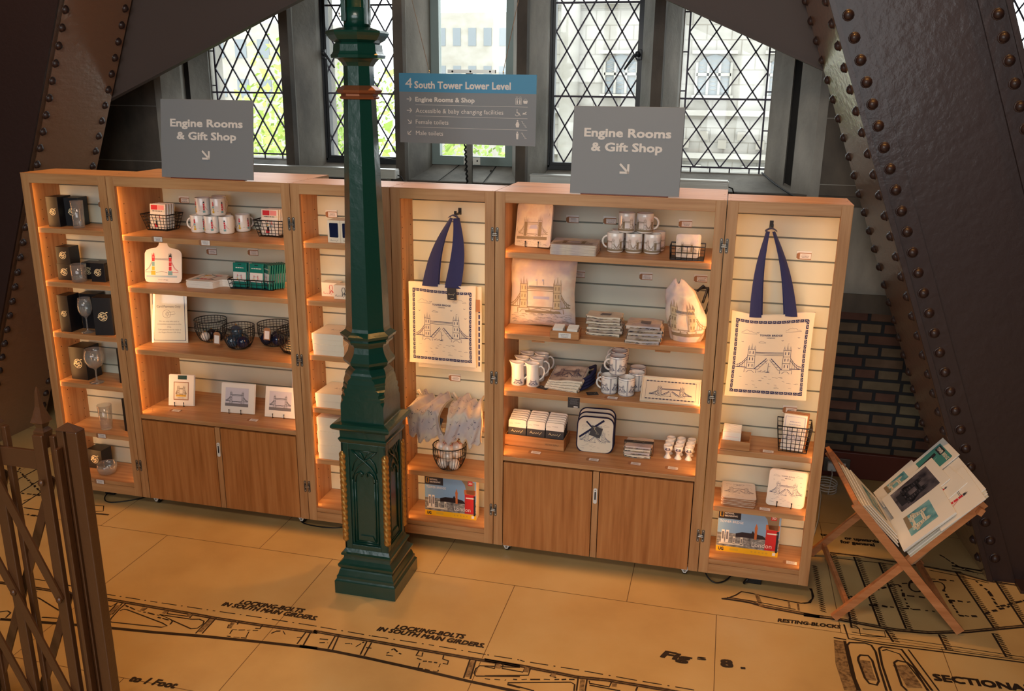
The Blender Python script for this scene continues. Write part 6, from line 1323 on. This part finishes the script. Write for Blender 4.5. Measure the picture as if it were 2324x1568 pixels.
def sb(u, v):
    a = u*2*PI; h = v*.272; k = math.sin(min(1, v*1.15+.12)*PI*.62+.3); r = .1*(k**.6)*(1-.28*v)*(1 if v < .99 else .6); r *= 1+.08*math.sin(a*3+v*6)+.05*math.sin(a*7-v*11)
    if v > .8: r *= 1-(v-.8)*3.4
    return Vector((r*.98*math.cos(a)-.05*v*v, r*.55*math.sin(a)+.01, h+.012*math.sin(a*2+1)*v))
mb.grid(48, 36, sb, m_wcf); mb.add([sb(i/24, 0) for i in range(24)], [list(range(24))], m_wcf)
q = lambda o: (lambda a, b_: (lambda p: Vector((p.x, p.y-o, p.z+o*.2)))(sb(.52+a, b_)))
def ubr(a, b_): return q(.002)(a, b_)
bridge(mb, .03, .12, .42, .6, ubr, m_sep, .007, False, tw=.16, seg=.04, towers=(.28, .66)); 
for x in (.28, .66): mb.rect(.03+.42*(x-.06), .2, .03+.42*(x+.06), .58, mat('stone_wash', (190, 172, 140), .9), q(.0014), 3, 10)
mb.rect(.16, .5, .33, .54, m_grey, q(.0018), 6, 2); mb.rect(.05, .1, .44, .16, m_sep, q(.0012), 12, 2)
mb.obj('bag_body', t); mb = MB(); mb.tube([(.06, .05, .17), (.075, .07, .23), (.055, .075, .245), (.03, .06, .22)], .006, m_blk, 6); mb.tube([(.075, .05, .12), (.088, .075, .18), (.075, .085, .235), (.04, .08, .23)], .006, m_blk, 6); mb.obj('handle', t)
# ---- folded navy handled bags, tray
for i in range(4):
    mb = MB(); w, d = .165, .16; mb.grid(10, 8, lambda u, v: Vector(((u-.5)*w, (v-.5)*d, .014+.002*math.sin(u*8+i))), m_canvas if i < 3 else m_fawn); mb.grid(10, 8, lambda u, v: Vector(((u-.5)*w, (v-.5)*d, 0)), m_canvas)
    for e in (0, 1): mb.grid(10, 3, lambda u, v, e=e: Vector(((u-.5)*w, (e-.5)*d+(1 if e else -1)*.005*math.sin(v*PI), .014*v+.002*v*math.sin(u*8+i))), m_canvas); mb.grid(3, 8, lambda u, v, e=e: Vector(((e-.5)*w+(1 if e else -1)*.005*math.sin(u*PI), (v-.5)*d, .014*u)), m_canvas)
    if i == 3: bridge(mb, -.07, -.05, .14, .1, lambda a, b_: Vector((a, b_, .0172+.001)), m_inkb, .0016, True, tw=.13); mb.rib([(-.078, -.075), (.078, -.075), (.078, .075), (-.078, .075)], .002, m_inkb, lambda a, b_: Vector((a, b_, .018)), closed=True)
    for k in range(5): mb.rib([(-.075+k*.03, .003+.002*(k % 2)), (-.06+k*.03, .008), (-.05+k*.03, .005)], .0012, m_grey, lambda a, b_: Vector((a, -d/2-.0055, b_)))
    t = thing('folded_bag', 'folded cream bag with navy handles between jugs and mugs, '+ORD[3-i], 'bag', (.82+i*.003, .17, .8605+i*.0175), R(-10+i*4), 'folded navy-handled bags'); t.rotation_euler = (R(3*i), R(-1*i), R(-12+i*3)); mb.obj('cloth', t)
    MB().tube([(.082, -.05, .008), (.11, -.03, .02), (.125, .02, .03), (.118, .06, .03), (.085, .07, .012)], .008, m_felt, 6).obj('handle', t)
for x, y, rz, l in ((.955, .09, 20, 'lying flat right of the folded bags'), (.715, .11, -20, 'leaning against the left of the folded bags')):
    mb = MB().box(-.027, .027, -.02, .02, 0, .002, m_dkcard); scribble(mb, -.018, 0, .035, m_cream, lambda a, b_: Vector((a, b_, .0024)), .008); o = mb.obj('swing_tag', None, (x, y, .8608), R(rz)); tag(o, 'charcoal swing tag '+l, 'tag')
t = thing('serving_tray', 'rectangular white tray with a navy bridge drawing leaning on the right of the mug shelf', 'tray', (1.318, .045, .8625)); t.rotation_euler = (R(-58), 0, R(1)); mb = MB(); W_, H_ = .272, .15; mb.prism(rrect(-W_/2, 0, W_/2, H_, .006), 0, .006, m_ivory, 'y')
for a in ((-W_/2, W_/2, 0, .006), (-W_/2, W_/2, H_-.006, H_), (-W_/2, -W_/2+.006, .006, H_-.006), (W_/2-.006, W_/2, .006, H_-.006)): mb.box(a[0], a[1], -.008, 0, a[2], a[3], m_ivory, .001)
mp = lambda a, b_: Vector((a, -.0006, b_)); mb.rib([(-W_*.42, H_*.15), (W_*.42, H_*.15), (W_*.42, H_*.85), (-W_*.42, H_*.85)], .003, m_grey, mp, closed=True)
for i in range(14): mb.rect(-W_*.42+i*W_*.06, H_*.13, -W_*.42+i*W_*.06+.009, H_*.17, m_inkb, mp); mb.rect(-W_*.42+i*W_*.06, H_*.83, -W_*.42+i*W_*.06+.009, H_*.87, m_inkb, mp)
bridge(mb, -W_*.36, H_*.25, W_*.72, H_*.45, lambda a, b_: Vector((a, -.0012, b_)), m_inkb, .0014, True, tw=.1); mb.obj('tray', t); MB().box(-.03, .03, .006, .02, 0, .1, m_ivory).obj('rear_foot', t)
# ---- coaster crate, pot holders
t = thing('coaster_crate', 'long pine crate holding three rows of white coaster packs', 'crate', (.672, .2, .5305), R(-2)); mb = MB()
for a in ((-.15, .15, -.066, -.06), (-.15, .15, .07, .076), (-.15, -.144, -.06, .07), (.144, .15, -.06, .07)): mb.box(*a, 0, .06, crate, .001)
mb.box(-.15, .15, -.066, .076, 0, .005, crate); text(mb, 'VINTAGE SUPPLY', .09, .026, .008, m_brnk, lambda a, b_: Vector((a, -.0666, b_)), width=.07, al='c'); mb.obj('crate_body', t)
for c_, cl in ((-.095, 'left'), (0, 'centre'), (.095, 'right')):
    for i in range(6):
        mb = MB().prism(rrect(-.045, 0, .045, .128, .009), 0, .007, m_white, 'y')
        mb.box(-.0455, .0455, -.0008, .0078, .03, .088, m_dkcard); scribble(mb, -.03, .066, .06, m_cream, lambda a, b_: Vector((a, -.0014, b_)), .012); text(mb, 'TOWER BRIDGE', 0, .108, .004, m_grey, fm, al='c', width=.03); cloud(mb, -.03, .106, .008, m_grey, fm, .0006)
        o = mb.obj('coaster_pack', None, (.672+c_, .148+i*.0185, .536+.004*i)); o.rotation_euler = (R(-7), 0, R(-2)); tag(o, 'white coaster pack with a charcoal band, %s row of the pine crate, %s' % (cl, ['frontmost', 'second', 'third', 'fourth', 'fifth', 'rearmost'][i]), 'coaster pack', 'coaster packs in the pine crate')
for i in range(3):
    t = thing('pot_holder', 'square bridge pot holder with navy piping standing on the lower shelf, '+['frontmost', 'middle', 'rearmost'][i], 'pot holder', (.965, .165+.022*i, .532+.0), 0, 'navy-piped pot holders'); t.rotation_euler = (R(-12), 0, R(2)); mb = MB(); w, h = .172, .17+.014*i; mb.prism(rrect(-w/2, 0, w/2, h, .035, 6), 0, .012, m_canvas, 'y')
    if i == 0: ink_scene(mb, w, h*.9, lambda a, b_: Vector((a-w/2, -.0007, b_))) 
    mb.rib([(-w/2+.01, h-.045), (w*.1, h*.55)][::1], .0001, m_felt, fm); mb.obj('pad', t); MB().tube([(a, .006, b_) for a, b_ in rrect(-w/2, 0, w/2, h, .035, 6)], .0065, m_felt, 6, True).obj('piping', t)
    if i == 0: MB().bar((-w/2+.008, -.002, .07), (.04, -.002, h-.01), .009, .003, m_felt).obj('hanging_loop', t); MB().bar((-w/2+.04, -.003, h-.02), (0, -.003, h*.62), .007, .003, m_felt).obj('hanging_loop', t); mb = MB().prism([(-.03, -.02), (.022, -.035), (.036, .014), (-.016, .028)], -.006, -.005, m_dkcard, 'y'); mb.M = Matrix.Translation((0, -.0066, 0)) @ Matrix.Rotation(R(60), 4, 'Y'); scribble(mb, -.02, 0, .04, m_cream, lambda a, b_: Vector((a, 0, b_)), .01); o = mb.obj('swing_tag', t); o.location = (0, 0, h*.62)
# ---- far right cabinet
t = thing('card_box', 'small wooden box of white cards on the second shelf of the far right cabinet', 'box', (1.625, .07, .6745), R(-3)); mb = MB()
for a in ((-.065, .065, -.045, -.04), (-.065, .065, .085, .09), (-.065, -.06, -.04, .085), (.06, .065, -.04, .085)): mb.box(*a, 0, .045, crate, .001)
mb.box(-.065, .065, -.045, .09, 0, .004, crate); mb.obj('tray', t)
for i in range(8): mb = MB().box(-.058, .022, -.034+i*.012, -.029+i*.012, .005, .082+.001*i, m_white, .001); mb.rib([(-.05, .03), (.014, .03), (.014, .06), (-.05, .06)], .001, m_pink, lambda a, b_, i=i: Vector((a, -.035+i*.012, b_)), closed=True) if i == 0 else 0; mb.obj('card', t)
rbasket('tall black wire basket of boxed tea towels in the far right cabinet', 1.878, .115, .6745, .12, .09, .15, .12, .125, 7, 6, -3)
for i in range(3):
    mb = MB().box(-.05, .05, 0, .014, 0, .165, m_white if i == 0 else m_kraft, .002)
    if i == 0: mb.rib([(-.042, .01), (.042, .01), (.042, .155), (-.042, .155)], .003, m_lilac, fm, closed=True); bridge(mb, -.035, .04, .07, .07, fm, m_lilac, .0013, True, tw=.16); lines(mb, -.03, .13, .06, 2, .003, m_lilac, fm, .012)
    o = mb.obj('boxed_towel', None, (1.872+i*.006, .075+.018*i, .682)); o.rotation_euler = (R(-9), R(2), R(-3)); tag(o, 'boxed bridge tea towel in the tall wire basket, '+['white, at the front', 'brown, in the middle', 'brown, at the back'][i], 'tea towel', 'boxed tea towels')

# ---- prints in the rack: sheets lie on the right arm (facing left and up) or the left arm
def rack_print(lbl, side, u, v, off, w, h, kind, rot=0, th=.004, board_=m_white):
    a = R(5.6); E = Matrix.Translation((2.104, -.19, 0)) @ Matrix.Rotation(a, 4, 'Z'); Vx, Vz = .276, .318
    if side > 0: d = Vector((rt_[0]-Vx, 0, rt_[1]-Vz)).normalized(); o = Vector((Vx, 0, Vz))
    else: d = Vector((lt[0]-Vx, 0, lt[1]-Vz)).normalized(); o = Vector((Vx, 0, Vz))
    yv = Vector((0, 1, 0)); n = d.cross(yv) if side > 0 else yv.cross(d)
    if n.z < 0: n = -n
    ex, ey = (yv*-1, d) if side > 0 else (yv, d)     # reading direction along depth
    pos = o+d*v+yv*u+n*off; M = Matrix(((ex.x, ey.x, n.x, pos.x), (ex.y, ey.y, n.y, pos.y), (ex.z, ey.z, n.z, pos.z), (0, 0, 0, 1)))
    M = E @ M @ Matrix.Rotation(R(rot), 4, 'Z'); mb = MB(); mb.box(-w/2, w/2, 0, h, 0, th, board_, .0005); q = lambda x_, y_: Vector((x_, y_, th+.0006)); q2 = lambda x_, y_: Vector((x_, y_, th+.0012))
    if kind == 'sea': mb.rect(-w*.3, h*.22, w*.3, h*.74, m_seapic, q); bridge(mb, -w*.26, h*.3, w*.52, h*.36, q2, m_ivory, .005, False, tw=.14); mb.rect(-w*.3, h*.22, w*.1, h*.3, m_sep, q2)
    if kind == 'dark': mb.rect(-w*.4, h*.15, w*.4, h*.85, m_dkpic, q); bridge(mb, -w*.3, h*.3, w*.6, h*.4, q2, m_ink, .009, False, tw=.2); mb.rect(-w*.2, h*.2, w*.2, h*.32, m_ink, q2)
    if kind == 'poster': mb.rect(-w*.38, h*.1, w*.38, h*.9, m_tealpic, q); mb.rect(-w*.3, h*.76, w*.02, h*.88, m_ink, q2); text(mb, 'TOWER', -w*.28, h*.79, h*.06, m_white, lambda x_, y_: q2(x_, y_)+Vector((0, 0, .0004)), width=w*.28, bold=.03); text(mb, 'BRIDGE', w*.05, h*.79, h*.06, m_ivory, q2, width=w*.3, bold=.03); mb.poly([(-w*.1, h*.12), (w*.1, h*.12), (-w*.1, h*.72), (-w*.22, h*.72)], m_ink, q2); mb.poly([(w*.14, h*.14), (w*.2, h*.14), (-w*.0, h*.72)], m_white, q2)
    if kind == 'col': col_bridge(mb, lambda x_, y_: q(x_-w*.2, y_+h*.25), w*.5)
    if kind == 'label': mb.rect(-w*.42, h*.5, -w*.18, h*.68, m_ink, q); lines(mb, -w*.39, h*.58, w*.18, 2, .003, m_cream, q2)
    o_ = mb.obj('mounted_print'); o_.matrix_world = M; return tag(o_, lbl, 'print', 'mounted prints in the rack')
k = 0
for i in range(4): rack_print('plain white-backed mounted print under the others in the right half of the rack, '+['lowest', 'second', 'third', 'fourth'][i], 1, .27+.01*i, .02, .016+i*.005, .52, .405+.004*i, '', 0, .004, m_white if i % 2 else m_ivory)
rack_print('mounted teal poster print lettered TOWER BRIDGE at the back of the rack', 1, .46, .175, .04, .21, .27, 'poster', 2)
rack_print('mounted print with red tower lying at the top front of the rack', 1, .13, .2, .04, .3, .22, 'col', -3)
rack_print('smaller mounted print with red tower and black label, overlapping another', 1, .22, .19, .045, .2, .2, 'col', 5)
rack_print('mounted sea-green print of the bridge half hidden at the back of the rack', 1, .5, .03, .041, .17, .24, 'sea', 3)
rack_print('mounted photograph of the dark bridge at dusk in the middle of the rack', 1, .345, .05, .051, .24, .3, 'dark', 2)
rack_print('mounted turquoise print of the bridge at the front of the rack', 1, .135, .025, .051, .25, .27, 'sea', -3, .009)
for i in range(4): rack_print('mounted print seen edge-on leaning in the left half of the rack, '+['outermost', 'second', 'third', 'innermost'][i], -1, .27+.01*i, .07, .006+i*.006, .46-.03*i, .25-.02*i, 'sea' if i == 3 else '', 0, .004)
